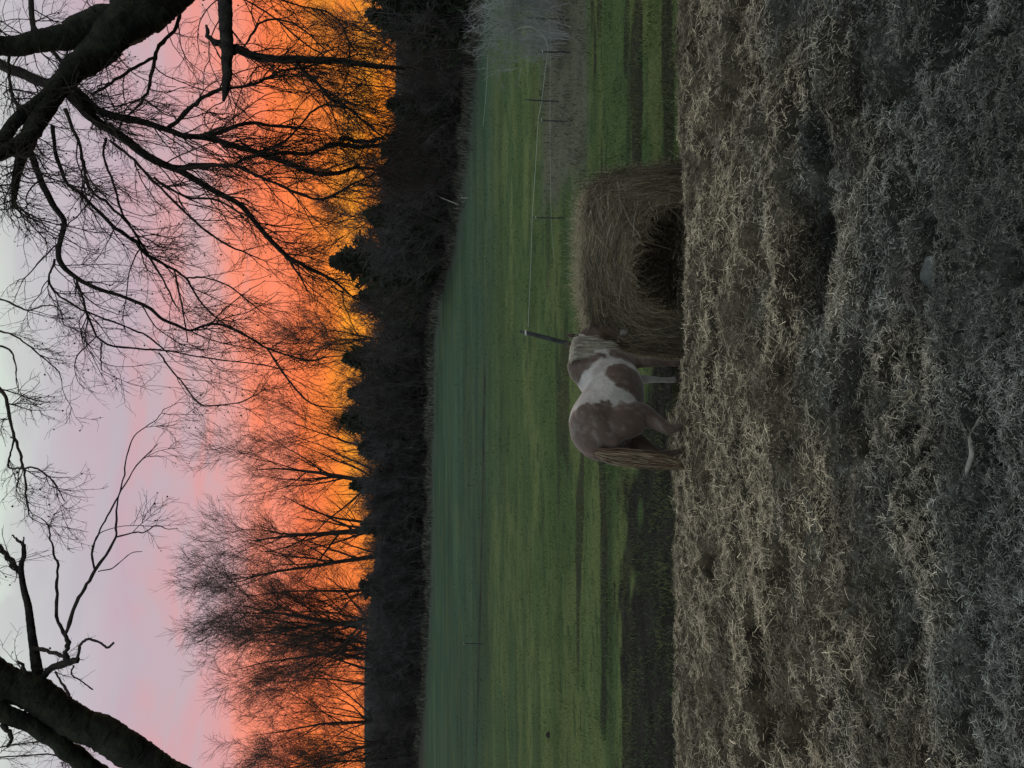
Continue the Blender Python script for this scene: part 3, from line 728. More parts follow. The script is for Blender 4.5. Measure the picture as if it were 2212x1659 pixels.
LL = [
 ([(430,1722),(360,1675),(300,1636),(230,1592),(150,1545),(80,1503),(0,1462),(-70,1425),(-230,1340),(-400,1300),(-560,1230)], 6.9, 6.4, [84,78,74,72,72,72,72,70,46,28,6], 1),
 ([(260,1710),(185,1655),(149,1622),(99,1585),(50,1555),(0,1538),(-60,1530),(-220,1560),(-380,1530)], 6.8, 6.3, [44,42,40,38,36,38,38,22,4], 1),
 ([(95,1490),(83,1467),(71,1391),(60,1309),(46,1236),(51,1200),(51,1176)], 6.7, 6.9, [30,24,18,15,12,10,8], 1),
 ([(46,1240),(20,1206),(0,1183),(-30,1150),(-140,1080)], 6.85, 7.0, [12,11,10,8,2], 1),
 ([(51,1178),(38,1165),(26,1157)], 6.9, 6.9, [7,5,3], 0),
 ([(51,1178),(50,1160)], 6.9, 6.9, [5,2.5], 0),
 ([(86,1480),(93,1462),(109,1444),(139,1434),(168,1426)], 6.7, 6.6, [20,16,15,16,14], 1),
 ([(76,1398),(112,1411),(142,1421)], 6.75, 6.65, [9,8,9], 0),
 ([(142,1428),(146,1391),(142,1372),(126,1342),(122,1276),(124,1223),(114,1190),(108,1150),(90,1120)], 6.65, 6.9, [12,10,8,7,6,5,4,3,2], 0),
 ([(142,1372),(159,1315),(179,1276),(205,1233),(245,1170),(251,1130),(253,1085),(265,1040),(275,983),(292,940),(330,912),(353,885)], 6.65, 7.3, [8,8,7,7,5,4.5,3.5,3,3,2.5,2,1.5], 0),
 ([(205,1233),(198,1193),(212,1153),(235,1110),(262,1060),(300,1000),(340,960)], 6.75, 7.1, [5,4.5,4,3.5,3,2.5,2], 0),
 ([(251,1160),(291,1150),(312,1150),(337,1135),(362,1143),(385,1141)], 6.8, 6.9, [4,3.5,3,2.5,2,1.5], 0),
 ([(212,1234),(245,1226),(281,1196),(307,1191)], 6.8, 6.8, [2.5,2.5,2,1.5], 0),
 ([(167,1426),(172,1398),(180,1386),(192,1381),(215,1388),(231,1400),(245,1388)], 6.6, 6.6, [7,6,6,6,5,5,6], 0),
 ([(159,1438),(155,1458),(175,1470),(200,1490)], 6.6, 6.5, [4,3.5,3,3], 0),
 ([(119,1451),(135,1478),(150,1502)], 6.6, 6.5, [4,5,6], 0),
 ([(68,1476),(58,1455),(40,1428)], 6.6, 6.6, [12,10,4], 0),
 ([(5,1560),(13,1573),(26,1596),(15,1612)], 6.5, 6.4, [12,10,8,5], 0),
 ([(-40,800),(0,841),(15,868),(22,905),(31,940),(45,985),(50,1012),(56,1050),(60,1110)], 7.6, 7.0, [9,8,7,6,6,5,5,4,3], 0),
 ([(31,940),(22,985),(20,1010),(50,1012)], 7.2, 7.0, [4,4,4,4], 0),
 ([(50,1012),(75,1010),(100,1025),(120,1045),(140,1085)], 7.0, 6.9, [4,4,3.5,3,2], 0),
 ([(-20,712),(25,722),(60,745),(100,778),(125,800),(133,820)], 7.6, 7.5, [4,4,3.5,3,2.5,2], 0),
 ([(-20,640),(25,655),(60,670),(95,660),(125,665),(138,700)], 7.6, 7.5, [4,4,3.5,3,2.5,2], 0),
 ([(-20,745),(20,755),(34,790),(34,830)], 7.6, 7.5, [5,4,3,2], 0),
 ([(120,1450),(60,1520),(0,1590)], 7.4, 7.8, [1,2,2], 0),
 ([(-60,1640),(60,1632),(110,1630),(150,1640)], 7.8, 7.5, [3,3,3,2], 0),
 ([(-60,1625),(50,1606),(110,1600)], 7.8, 7.5, [3,3,2], 0),
 ([(-30,590),(60,560),(80,500)], 8.4, 8.2, [0.5,1,1], 0),
]
lroot = empty('leaning_tree', (-5.6, 7.2, 0)); tag(lroot, 'rough barked bare tree with a thick leaning double trunk crossing the other upper corner', 'tree')
lp = []
for i, (pts, y0, y1, w, big) in enumerate(LL):
    if i in (24, 27): continue
    lp.append(limb(lroot, pts, y0, y1, w, 700+i, material=M_moss if i in (0, 1) else None))
a0 = at(428, 1722, 6.9)
trunk(lroot, a0, np.array([-5.6, 7.2, -.1]), .17, .36, 9, [np.array([-5.2, 7.1, 2.4])])
# offscreen connection of the twigs that hang in from above
for pts in ([(-70,1425),(-160,1300),(-150,1000),(-40,800)], [(-110,900),(-60,760),(-20,712)], [(-110,900),(-70,700),(-20,640)]):
    lp_ = limb(lroot, pts, 7.0, 7.6, [22,14,9,6], 760, n=16)
twigs_from(lroot, lp[2:4]+lp[8:12], 81, per_m=1.6, l1=(.2, .7), scale=.8)
twigs_from(lroot, lp[18:24]+lp[-2:], 82, per_m=4.5, l1=(.2, .6), bias=(.0, 0, -.10), nm='hanging_twigs', scale=.75)
shift(lroot)
#REST
# ------------------------------------------------------------------ horse
def loft(acc, C, RX, RZ, lat=(0, 1, 0), m=20, seg=7):
    """closed tube through centres C with lateral radius RX and in-plane radius RZ"""
    n = (len(C)-1)*seg+1
    P = spline(C, n); t = np.linspace(0, len(C)-1, n)
    rx = np.interp(t, range(len(C)), RX); rz = np.interp(t, range(len(C)), RZ)
    ker = np.array([1, 2, 3, 2, 1])/9.0
    pad = lambda v: np.convolve(np.concatenate([[v[0]]*2, v, [v[-1]]*2]), ker, 'valid')
    rx, rz = pad(rx), pad(rz)
    T = norm(np.gradient(P, axis=0)); la = np.asarray(lat, float)
    la = norm(la - T*np.sum(T*la, -1, keepdims=True)); b = np.cross(T, la)
    ang = np.arange(m)*2*np.pi/m
    V = P[:, None]+la[:, None]*(np.cos(ang)*rx[:, None])[..., None]+b[:, None]*(np.sin(ang)*rz[:, None])[..., None]
    idx = np.arange(n*m).reshape(n, m)
    q = np.stack([idx[:-1], np.roll(idx, -1, 1)[:-1], np.roll(idx, -1, 1)[1:], idx[1:]], -1).reshape(-1, 4)
    V = V.reshape(-1, 3); c0, c1 = len(V), len(V)+1
    V = np.vstack([V, P[:1]-T[:1]*.3*rx[0], P[-1:]+T[-1:]*.3*rx[-1]])
    tri = [(c0, (j+1) % m, j) for j in range(m)]+[(c1, idx[-1, j], idx[-1, (j+1) % m]) for j in range(m)]
    acc.add(V, q); acc.Q.append(np.array(tri)+acc.n-len(V))
def remeshed(acc, vox, smooth, subs=0):
    o = acc.build('tmp', M_bark)
    md = o.modifiers.new('r', 'REMESH'); md.mode = 'VOXEL'; md.voxel_size = vox
    ms = o.modifiers.new('s', 'SMOOTH'); ms.factor = .5; ms.iterations = smooth
    dg = bpy.context.evaluated_depsgraph_get()
    me = bpy.data.meshes.new_from_object(o.evaluated_get(dg))
    n = len(me.vertices); V = np.empty(n*3, np.float32); me.vertices.foreach_get('co', V)
    old = o.data; bpy.data.objects.remove(o); bpy.data.meshes.remove(old)
    me.materials.clear()
    me.polygons.foreach_set('use_smooth', np.ones(len(me.polygons), bool))
    return me, V.reshape(-1, 3)
H_POS = np.array([-.21, 9.28, -.26]); H_ANG = R(47)
hroot = empty('horse', H_POS); hroot.rotation_euler = (0, R(4), H_ANG); hroot.scale = (1.06, 1.06, 1.06)
tag(hroot, 'stocky brown and white pinto horse eating at the hay bale with its head down', 'horse')
def h2w(p):
    c, s = math.cos(H_ANG), math.sin(H_ANG); p = np.asarray(p, float)
    return np.stack([p[..., 0]*c-p[..., 1]*s, p[..., 0]*s+p[..., 1]*c, p[..., 2]], -1)+H_POS
# local frame: x forward, y to the horse's left, z up
hb = Acc()
torso = [(-.86,0,1.10),(-.80,0,1.12),(-.66,0,1.15),(-.48,0,1.15),(-.28,0,1.06),(-.08,0,.97),(.12,0,.93),(.30,0,.97),(.46,0,1.06),(.60,0,1.10),(.70,0,1.10)]
loft(hb, torso, [.10,.23,.315,.345,.35,.375,.385,.345,.27,.21,.12], [.16,.28,.375,.40,.385,.375,.38,.38,.36,.30,.20], m=26)
# withers ridge and croup muscles
loft(hb, [(.18,0,1.20),(.34,0,1.28),(.50,0,1.30),(.62,0,1.26)], [.09,.11,.11,.10], [.10,.15,.17,.16], m=16)
for s in (-1, 1):
    loft(hb, [(-.86,.10*s,1.02),(-.70,.16*s,1.20),(-.48,.17*s,1.30),(-.30,.14*s,1.24)], [.08,.15,.17,.10], [.12,.20,.22,.12], m=16)
    sh = (0.0, .06)[s > 0]
    # hind leg
    loft(hb, [(-.60,.17*s,1.18),(-.60-sh,.20*s,.95),(-.52-sh,.215*s,.76),(-.60-sh,.21*s,.60),(-.715-sh,.20*s,.46),(-.70-sh,.195*s,.38),(-.655-sh,.19*s,.24),(-.62-sh,.19*s,.14),(-.60-sh,.19*s,.08)],
         [.14,.165,.125,.082,.05,.046,.036,.042,.04], [.24,.27,.19,.115,.076,.062,.042,.048,.045], m=18)
    loft(hb, [(-.76-sh,.19*s,.50),(-.73-sh,.19*s,.45),(-.70-sh,.19*s,.38)], [.03,.045,.04], [.03,.045,.04], m=12)
    # fore leg
    fx = (.0, .05)[s > 0]
    loft(hb, [(.42,.17*s,1.12),(.46+fx*.3,.19*s,.90),(.46+fx*.6,.18*s,.72),(.47+fx,.165*s,.56),(.48+fx,.165*s,.42),(.485+fx,.165*s,.35),(.485+fx,.165*s,.18),(.49+fx,.165*s,.05),(.51+fx,.165*s,-.02)],
         [.13,.13,.085,.06,.052,.050,.034,.040,.038], [.20,.18,.115,.07,.060,.056,.038,.044,.042], m=18)
# neck, reaching forward and slightly down, turned a little to the far side
neck = [(.42,0,1.14),(.57,-.02,1.17),(.72,-.03,1.19),(.86,-.03,1.20),(.97,-.03,1.19),(1.05,-.04,1.15)]
loft(hb, neck, [.20,.17,.135,.11,.095,.08], [.30,.275,.24,.20,.165,.11], m=20)
head = [(.97,-.05,1.22),(1.05,-.08,1.14),(1.09,-.12,1.02),(1.10,-.14,.90),(1.10,-.15,.78),(1.10,-.155,.68),(1.095,-.155,.62)]
loft(hb, head, [.06,.092,.098,.085,.065,.060,.045], [.09,.135,.145,.12,.086,.074,.055], m=18)
loft(hb, [(1.0,-.09,1.08),(1.02,-.12,1.0),(1.05,-.135,.92)], [.085,.10,.07], [.08,.10,.07], m=14)
hme, HV = remeshed(hb, .016, 6)

# coat: brown patches on white, as the animal wears them (side view x, z)
def inside(poly, x, z):
    r = np.zeros(x.shape, bool); p = np.array(poly); j = len(p)-1
    for i in range(len(p)):
        c = ((p[i, 1] > z) != (p[j, 1] > z)) & (x < (p[j, 0]-p[i, 0])*(z-p[i, 1])/(p[j, 1]-p[i, 1]+1e-12)+p[i, 0])
        r ^= c; j = i
    return r
PATCH = [
 [(-1.2,1.8),(-.44,1.8),(-.46,1.45),(-.47,1.28),(-.40,1.15),(-.52,1.06),(-.42,.98),(-.48,.92),(-.38,.84),(-.36,.74),(-.44,.66),(-.42,.56),(-.50,.2),(-.56,-.1),(-1.2,-.1)],   # rump and thigh
 [(-.22,.98),(-.10,1.08),(.04,1.10),(.16,1.02),(.20,.86),(.16,.70),(.05,.56),(-.3,.50),(-.40,.62),(-.30,.78),(-.26,.9)],     # barrel
 [(.24,1.80),(.22,1.40),(.27,1.28),(.34,1.18),(.38,1.08),(.36,1.00),(.46,1.04),(.50,1.20),(.56,1.30),(.62,1.38),(.66,1.6),(.6,1.8)],     # withers and shoulder
 [(.36,.94),(.42,1.00),(.56,.98),(.66,.94),(.75,.80),(.62,.6),(.60,.2),(.64,-.1),(.30,-.1),(.36,.4),(.34,.66),(.31,.80)],  # shoulder point and near foreleg
]
vx, vy, vz = HV[:, 0], HV[:, 1], HV[:, 2]
nx_ = vx+.07*(fbm(vx*9+vy*7, vz*9, 5, 801, .72)-.5)*2; nz_ = vz+.07*(fbm(vx*9, vz*9+vy*7, 5, 811, .72)-.5)*2
br = np.zeros(len(HV))
for dx in (-.013, 0, .013):
    for dz in (-.013, 0, .013):
        m_ = np.zeros(len(HV), bool)
        for k_, pl in enumerate(PATCH):
            a_ = inside(pl, nx_+dx, nz_+dz)
            if k_ == 3: a_ &= (vy < .03)
            m_ |= a_
        br += m_/9.0
roan = sst(.52, .70, fbm(vx*7+vy*5, vz*6, 5, 841, .7))*sst(-.42, -.1, vx)*sst(.55, .3, vx); br = np.maximum(br, roan*.38)
br = br*(.97-.13*sst(.5, .7, fbm(vx*16, vz*16+vy*12, 3, 851, .7)))
headm = (vx > .93) & ((vz < 1.33-(1.14-vx)*.9)); br = np.where(headm, 1, br)
br = np.where((vx > 1.0) & (vz < .74), .35, br)
bf = fbm(vx*4, vz*5+vy*3, 4, 821)
brown = np.array([.056, .034, .024])*(.70+.6*bf[:, None])
white = np.array([.33, .325, .31])*(.70+.5*bf[:, None])*(.85+.3*fbm(vx*22, vz*26+vy*20, 3, 831)[:, None])
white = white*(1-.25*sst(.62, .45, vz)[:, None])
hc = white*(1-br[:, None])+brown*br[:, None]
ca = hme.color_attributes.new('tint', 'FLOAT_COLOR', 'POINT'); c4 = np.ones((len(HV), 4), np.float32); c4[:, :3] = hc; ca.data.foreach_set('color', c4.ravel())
M_coat = mat('horse_coat', (.3, .2, .1), tint=True, var=.12, vscale=60, rough=.62, spec=.3, bump=.25, bscale=90)
for p_ in M_coat.node_tree.nodes:
    if p_.type == 'BSDF_PRINCIPLED':
        p_.inputs['Sheen Weight'].default_value = .25; p_.inputs['Sheen Roughness'].default_value = .4
hme.materials.append(M_coat); hme.name = 'body'
body = bpy.data.objects.new('body', hme); COL.objects.link(body); body.parent = hroot
M_hoof = mat('hoof_horn', (.05, .042, .035), rough=.6, var=.3)
M_hair = mat('horse_hair', (.3, .25, .18), tint=True, rough=.6, spec=.3)
M_eye = mat('horse_eye', (.01, .008, .007), rough=.12, spec=.6)
for (x, y) in ((-.59,-.19), (-.65,.19), (.525,-.165), (.575,.165)):
    z_ = 0 if x < 0 else -.10
    a = Acc(); loft(a, [(x-.01,y,.10+z_),(x,y,.06+z_),(x+.025,y,z_)], [.042,.05,.062], [.045,.055,.072], m=16, seg=3)
    a.build('hoof', M_hoof, body)
# ears: leaf shaped, hollow to the front
for s, la in ((-1, -.02), (1, .05)):
    n = 8; t = np.linspace(0, 1, n); base = np.array([.985, s*.055-.06, 1.275]); axis = norm(np.array([-.02, s*.12, 1.0]))
    w = .040*np.sin(np.pi*np.clip(t*.80+.16, 0, 1))**.8; w[-1] = .002
    V = []
    for k in range(n):
        c = base+axis*t[k]*.175
        for u_ in np.linspace(-1, 1, 7):
            V.append(c+np.array([-.6*w[k]*(1-u_*u_)+.012*t[k], u_*w[k], 0]))
        for u_ in np.linspace(1, -1, 7):
            V.append(c+np.array([-.6*w[k]*(1-u_*u_)+.012*t[k]-.010, u_*w[k]*1.08, 0]))
    idx = np.arange(n*14).reshape(n, 14)
    q = np.stack([idx[:-1], np.roll(idx, -1, 1)[:-1], np.roll(idx, -1, 1)[1:], idx[1:]], -1).reshape(-1, 4)
    mk('ear', np.array(V), q, M_coat, body, col=np.tile(np.array([.042, .026, .019]), (n*14, 1)))
for s in (-1, 1):
    a = Acc(); c = np.array([1.10, s*.090-.115, 1.055]); loft(a, [c+(-.004,0,-.016), c, c+(.004,0,.016)], [.010,.016,.010], [.012,.02,.012], m=12, seg=3)
    a.build('eye', M_eye, body)
    a = Acc(); c = np.array([1.14, s*.035-.155, .675]); loft(a, [c+(0,0,-.012), c, c+(0,0,.012)], [.006,.011,.006], [.01,.012,.008], m=10, seg=3)
    a.build('nostril', M_eye, body)
# hair
def hair(name, root, tip_fn, n, seed, W, K=9, cols=None):
    rg = np.random.default_rng(seed); a, mid, b = tip_fn(rg, n)
    t = np.linspace(0, 1, K)[None, :, None]
    P = a[:, None]*(1-t)**2+2*mid[:, None]*t*(1-t)+b[:, None]*t*t
    P = P + (rg.normal(size=(n, 1, 3))*.012+.010*np.sin(t*9+rg.uniform(0, 6, (n, 1, 1))))*t
    side = norm(rg.normal(size=(n, 3))*(1, 1, .1)); V, q = ribbons(P, rg.uniform(.6, 1.4, n)*W, side)
    c = cols(rg, n, a, b); return mk(name, V, q, M_hair, root, col=rep(c, K*2))
def tail_fn(rg, n):
    th = rg.uniform(0, 2*np.pi, n); r = np.sqrt(rg.uniform(0, 1, n))
    a = np.array([-.905, .03, 1.30])+np.stack([.03*r*np.cos(th), .045*r*np.sin(th), -.35*rg.uniform(0, 1, n)**1.3], -1)
    a[:, 0] -= .16*(1.30-a[:, 2])
    z1 = .15+.75*rg.uniform(0, 1, n)**1.35
    tp = .12+.88*np.clip((z1-.15)/.5, 0, 1)
    mid = np.array([-1.01, .01, 0])+np.stack([.08*r*np.cos(th), .125*r*np.sin(th)-.04, .5*(a[:, 2]+z1)+.15], -1)
    b = np.array([-1.03, .0, 0])+np.stack([.06*r*np.cos(th)*tp-.05*(1-z1), .12*r*np.sin(th)*tp+.07*(1-tp)-.02, z1], -1)
    return a, mid, b
def tail_col(rg, n, a, b):
    lt = np.clip((a[:, 1]*10+rg.normal(0, .35, n)+.25), 0, 1)[:, None]
    pale = (rg.uniform(0, 1, (n, 1)) < .38)
    c = np.where(pale, np.array([.30, .245, .165]), np.array([.085, .050, .032]))
    return c*rg.uniform(.6, 1.25, (n, 1))
hair('tail', hroot, tail_fn, 5200, 21, .0028, K=11, cols=tail_col)
def mane_fn(rg, n):
    t = rg.uniform(0, 1, n); x = .50+t*.42
    top = np.interp(x, [.50, .58, .72, .86, .97, 1.02], [1.435, 1.435, 1.42, 1.385, 1.335, 1.26])
    a = np.stack([x, rg.normal(-.01, .015, n)-.02*sst(.6, 1.0, x), top], -1); L = rg.uniform(.02, 1, n)**1.6*.46*(1-.45*sst(.8, .95, x))*(.6+.8*vn(x*14, x*0, 3))+.04*np.interp(x, [.5, .7, 1.0, 1.09], [.6, 1, 1, .6])
    wid = np.interp(x, [.5, .6, .76, .92, 1.04, 1.1], [.19, .185, .155, .13, .115, .1])
    mid = a+np.stack([rg.normal(.0, .02, n), -wid*1.25, L*.06], -1)
    b = a+np.stack([rg.normal(-.03, .03, n), -wid*1.12, -L], -1)
    return a, mid, b
def mane_col(rg, n, a, b):
    return np.array([.45, .42, .35])*rg.uniform(.55, 1.15, (n, 1))*(1-.72*(rg.uniform(0, 1, (n, 1)) < .10))
hair('mane', hroot, mane_fn, 2200, 22, .0028, K=9, cols=mane_col)
def fore_fn(rg, n):
    a = np.array([1.03, -.07, 1.25])+rg.normal(size=(n, 3))*.015; b = a+np.stack([.12+.02*rg.normal(size=n), .03*rg.normal(size=n), -.2+.04*rg.normal(size=n)], -1)
    return a, (a+b)/2+np.array([.06, 0, .03]), b
hair('forelock', hroot, fore_fn, 260, 23, .0026, K=7, cols=mane_col)

# ------------------------------------------------------------------ eaten hay bale
B0 = on_ground(1488, 560); BY = 10.15
broot = empty('hay_bale', (at(1488, 560, BY)[0], BY, 0.0)); tag(broot, 'squat round hay bale with its core eaten out to a dark hollow, beside the horse', 'hay bale')
by0 = np.array(broot.location)
def bpx(X, Y, dy=0.0):
    """point on the bale's front face plane"""
    return at(X, Y, BY+dy)-by0
outer = [(1505,772),(1440,770),(1370,762),(1310,742),(1272,705),(1258,650),(1256,590),(1255,530),(1255,470),(1260,420),(1285,390),(1330,374),(1390,366),(1450,360),(1505,356)]
inner = [(1505,655),(1470,652),(1440,648),(1410,640),(1385,618),(1372,592),(1368,568),(1374,545),(1382,520),(1392,498),(1405,480),(1430,468),(1460,466),(1480,470),(1505,472)]
nO = 90
O_ = spline([(*p, 0) for p in outer], nO)[:, :2]; I_ = spline([(*p, 0) for p in inner], nO)[:, :2]
Ow = np.array([bpx(*p) for p in O_])-np.array([0, 0, .07]); Iw = np.array([bpx(*p) for p in I_]); _m = np.array([Iw[:, 0].mean(), 0, 0]); Iw = _m+(Iw-_m)*np.array([1.38, 1, 1.55])
# the face bulges and its rim is rounded back
rings = []
DEPTH = 1.45
prof = [(-.012, 1.10, 1.0), (.0, .55, 1.0), (.02, .0, 0)]
def bale_pt(j, s, dy):
    return None
L_ = []
cenO = Ow.mean(0)
def lay(P, dy, sc=1.0, lump=.075, sd=1):
    c = np.array([cenO[0], 0, -.65]); Q = c+(P-c)*np.array([sc, 1, sc]); Q = Q.copy(); Q[:, 1] = dy
    k = np.arange(len(P)); n_ = (fbm(k*.15, np.full(len(P), dy*4.0), 4, sd, .6)-.5)*2*lump
    d_ = norm((P-c)*np.array([1, 0, 1])); Q = Q+d_*n_[:, None]
    Q[:, 1] += (fbm(k*.2, np.full(len(P), sc*6+dy), 3, sd+9)-.5)*lump*2.5; return Q
for dy, sc in ((1.12, .02), (1.10, .3), (1.06, .65), (.98, .78), (.85, .84), (.65, .91), (.45, .955), (.25, .985), (.10, .985), (.03, .96)): L_.append(lay(Ow, dy, sc))
for f in (.10, .22, .34, .46, .58, .70, .82, .92): L_.append(lay(Ow*(1-f)+Iw*f, -.05*math.sin(math.pi*min(1, f*1.2))+.02*math.sin(f*30), .96+.04*f, .035, 5))
for dy, sc in ((.02, 1.0), (.10, .98), (.25, .97), (.45, .95), (.65, .88), (.75, .7), (.78, .4), (.78, .02)):
    ci = np.array([Iw[:, 0].mean(), 0, -.65]); Q = ci+(Iw-ci)*np.array([sc, 1, sc]); L_.append(lay(Q, dy, 1, .02, 8))
BV = np.stack(L_); a_, b_ = BV.shape[:2]; idx = np.arange(a_*b_).reshape(a_, b_)
q = np.stack([idx[:-1, :-1], idx[:-1, 1:], idx[1:, 1:], idx[1:, :-1]], -1).reshape(-1, 4)
M_bale = mat('packed_hay', (.10, .080, .052), col2=(.016, .013, .009), vscale=22, bump=1.0, bscale=40, rough=.95, spec=.08, stretch=(1, .35, 1))
mk('packed_hay', BV.reshape(-1, 3), q, M_bale, broot)
rg = np.random.default_rng(31)
# strands curling round the hollow
N = 15000
s = rg.uniform(0, 1, N); f = rg.uniform(-.03, .97, N); ln = rg.uniform(.03, .15, N)*np.where(rg.uniform(0, 1, N) < .12, 1.7, 1); K = 7
tt = np.clip(s[:, None]+ln[:, None]*np.linspace(-.5, .5, K)[None], 0, 1)*(nO-1)
def samp(A, t):
    i = np.clip(t.astype(int), 0, len(A)-2); w = (t-i)[..., None]; return A[i]*(1-w)+A[i+1]*w
ff = f[:, None]+rg.normal(0, .15, (N, 1))*np.linspace(-1, 1, K)[None]
Pp = samp(Ow, tt)*(1-ff[..., None])+samp(Iw, tt)*ff[..., None]
cc_ = np.array([cenO[0], 0, .45]); Pp = cc_+(Pp-cc_)*np.array([.985, 1, .985])
Pp[..., 1] = -.035-.05*np.sin(np.pi*np.clip(ff*1.2, 0, 1))-rg.uniform(0, .05, (N, 1))-.05*rg.uniform(0, 1, (N, 1))*(np.linspace(-1, 1, K)[None]**2)
Pp = Pp+rg.normal(size=(N, 1, 3))*.028+np.cumsum(rg.normal(size=(N, K, 3)), 1)*.010
shade = .6*fbm(f*13, s*3.5, 4, 901, .65)+.4*vn(s*22, f*9, 5); shade = sst(.28, .72, shade)
# individual strand colours: dry grey tan, some rusty, a few bleached
c = np.where(rg.uniform(0, 1, (N, 1)) < .25, np.array([.24, .165, .09]), np.array([.34, .30, .215]))*(.22+1.0*shade[:, None])*rg.uniform(.3, 1.4, (N, 1))
c = np.where(rg.uniform(0, 1, (N, 1)) < .02, np.array([.50, .46, .36]), c)
V, q = ribbons(Pp, rg.uniform(.0012, .0034, N), norm(rg.normal(size=(N, 3))+np.array([0, .2, 0])))
tag(mk('face_strands', V, q, M_straw, broot, col=rep(c, K*2)), kind='stuff')
# loose fuzz over top, sides, and hanging in the mouth of the hollow
N = 12000; K = 6
s = rg.uniform(0, 1, N)*(nO-1); dy = np.abs(rg.uniform(-.02, 1.0, N))**1.3; P0 = samp(Ow, s)*1.0; P0[:, 1] = dy
sc_ = np.interp(dy, [0, .1, .25, .45, .65, .85, 1], [.965, .98, .98, .94, .87, .78, .65])[:, None]; P0 = np.where(np.array([1, 0, 1]), cc_+(P0-cc_)*sc_, P0)
d_ = norm((P0-cc_)*np.array([1, 0, 1])); tg = norm(rg.normal(size=(N, 3))+d_*.35*rg.uniform(0, 1, (N, 1))*2)
ln = rg.uniform(.05, .18, N); ts = np.linspace(0, 1, K)
Pf = P0[:, None]+tg[:, None]*(ln[:, None]*ts)[..., None]+rg.normal(size=(N, 1, 3))*.05*(ts**2)[None, :, None]+d_[:, None]*.012
c = np.array([.40, .345, .235])*rg.uniform(.45, 1.25, (N, 1)); V, q = ribbons(Pf, rg.uniform(.0012, .0026, N), norm(rg.normal(size=(N, 3))))
tag(mk('loose_strands', V, q, M_straw, broot, col=rep(c, K*2)), kind='stuff')
N = 1100; K = 8
s = rg.uniform(.05, .95, N)*(nO-1); P0 = samp(Iw, s); P0[:, 1] = rg.uniform(-.10, .25, N)
ci = np.array([Iw[:, 0].mean(), 0, .30]); d_ = norm((ci-P0)*np.array([1, 0, 1])); tg = norm(d_*rg.uniform(.1, .8, (N, 1))+np.array([0, 0, -1.0])*rg.uniform(.2, 1, (N, 1))+rg.normal(size=(N, 3))*.5)
ln = rg.uniform(.06, .42, N); ts = np.linspace(0, 1, K)
Pf = P0[:, None]+tg[:, None]*(ln[:, None]*ts)[..., None]+rg.normal(size=(N, 1, 3))*.05*(ts**2)[None, :, None]-np.array([0, 0, .08])*(ts**2)[None, :, None]
c = np.array([.26, .215, .145])*rg.uniform(.3, 1.1, (N, 1)); V, q = ribbons(Pf, rg.uniform(.0012, .0024, N), norm(rg.normal(size=(N, 3))))
mk('hanging_strands', V, q, M_straw, broot, col=rep(c, K*2))

# ------------------------------------------------------------------ fence
M_post = mat('fence_post', (.055, .060, .060), col2=(.025, .028, .03), vscale=9, rough=.8)
M_white = mat('white_plastic', (.42, .44, .42), rough=.5, var=.1)
M_wire = mat('fence_wire', (.30, .34, .30), rough=.5)
M_pale = mat('weathered_wood', (.30, .30, .27), col2=(.16, .16, .14), vscale=9, rough=.9, bump=.6)
def post(top, bot, w, y, label, ins=True, group='fence posts across the pasture', n=7):
    b = at(bot[0], bot[1], y); t = at(top[0], top[1], y)
    b2 = b-norm(t-b)*.12
    root = empty('fence_post', b); tag(root, label, 'fence post', group)
    P = np.linspace(b2, t, n); P = P+np.random.default_rng(int(bot[1])).normal(size=P.shape)*.002
    rad = np.full(n, w*(.5 if w > 8 else .34)*y/F_PX); rad[-1] *= .55; rad[-2] *= .95
    V, q = tube_arrays((P-b)[None], rad[None], 10); nV = len(V)
    cap = [V[-10:].mean(0)]; V = np.vstack([V, cap])
    tri = np.array([(nV-10+j, nV-10+(j+1) % 10, nV) for j in range(10)])
    mk('stake', V, [q, tri], M_post, root)
    if ins:
        c = P[-2]*.6+P[-1]*.4-b; a = Acc(); r_ = max(.009, rad[0]*.55)
        loft(a, [c+(-.02-r_, -.02, -.015), c+(-r_-.01, -.03, 0), c+(r_, -.03, .004), c+(r_+.02, -.02, .01)], [r_*.5, r_*.8, r_*.8, r_*.5], [r_*.5, r_*.9, r_*.9, r_*.4], m=8, seg=2)
        a.build('insulator', M_white, root)
    return b, t
def gd(X, Y): return on_ground(X, Y)[1]
posts = [((1141-19,715),(1243,746),10,gd(1262,746),'thick dark leaning fence post standing behind the head of the horse'),
 ((1149,470),(1221,471),4.2,gd(1222,471),'slim dark fence post above the middle of the hay bale'),
 ((1162,259),(1226,263),4.6,gd(1227,263),'slim fence post at the end of the dry weed strip'),
 ((1134,215),(1196,219),5,gd(1228,219),'mid strip fence post set in the dry weeds, ending above them'),
 ((1163,112),(1232,113),5.6,gd(1233,113),'fence post with wire bending up to the pale shrub'),
 ((1140,38),(1230,43),4.5,gd(1231,43),'fence post half hidden in the pale shrub'),
 ((997,1390),(1043,1391),3.0,gd(1044,1391),'lone thin stake with white tip standing on the dark furrow'),
 ((1004,1049),(1022,1049),2.2,gd(1022,1049),'tiny far stake with white tip left alone mid pasture')]
for i, pp in enumerate(posts): post(*pp, ins=(i != 5 and i != 3))
def wire(pts, r, label, name='fence_wire', m=M_wire, n=90, cat='wire', grp='fence wires'):
    P = np.array([at(a, b, y) for a, b, y in pts]); P = spline(P, n)
    r0 = P[0].copy(); V, q = tube_arrays((P-r0)[None], np.full((1, n), r), 5)
    o = mk(name, V, q, m); o.location = r0; tag(o, label, cat, grp); return o
ya, yb, yc, yd, ye = gd(1262,746), gd(1222,471), gd(1227,263), gd(1228,219), gd(1233,113)
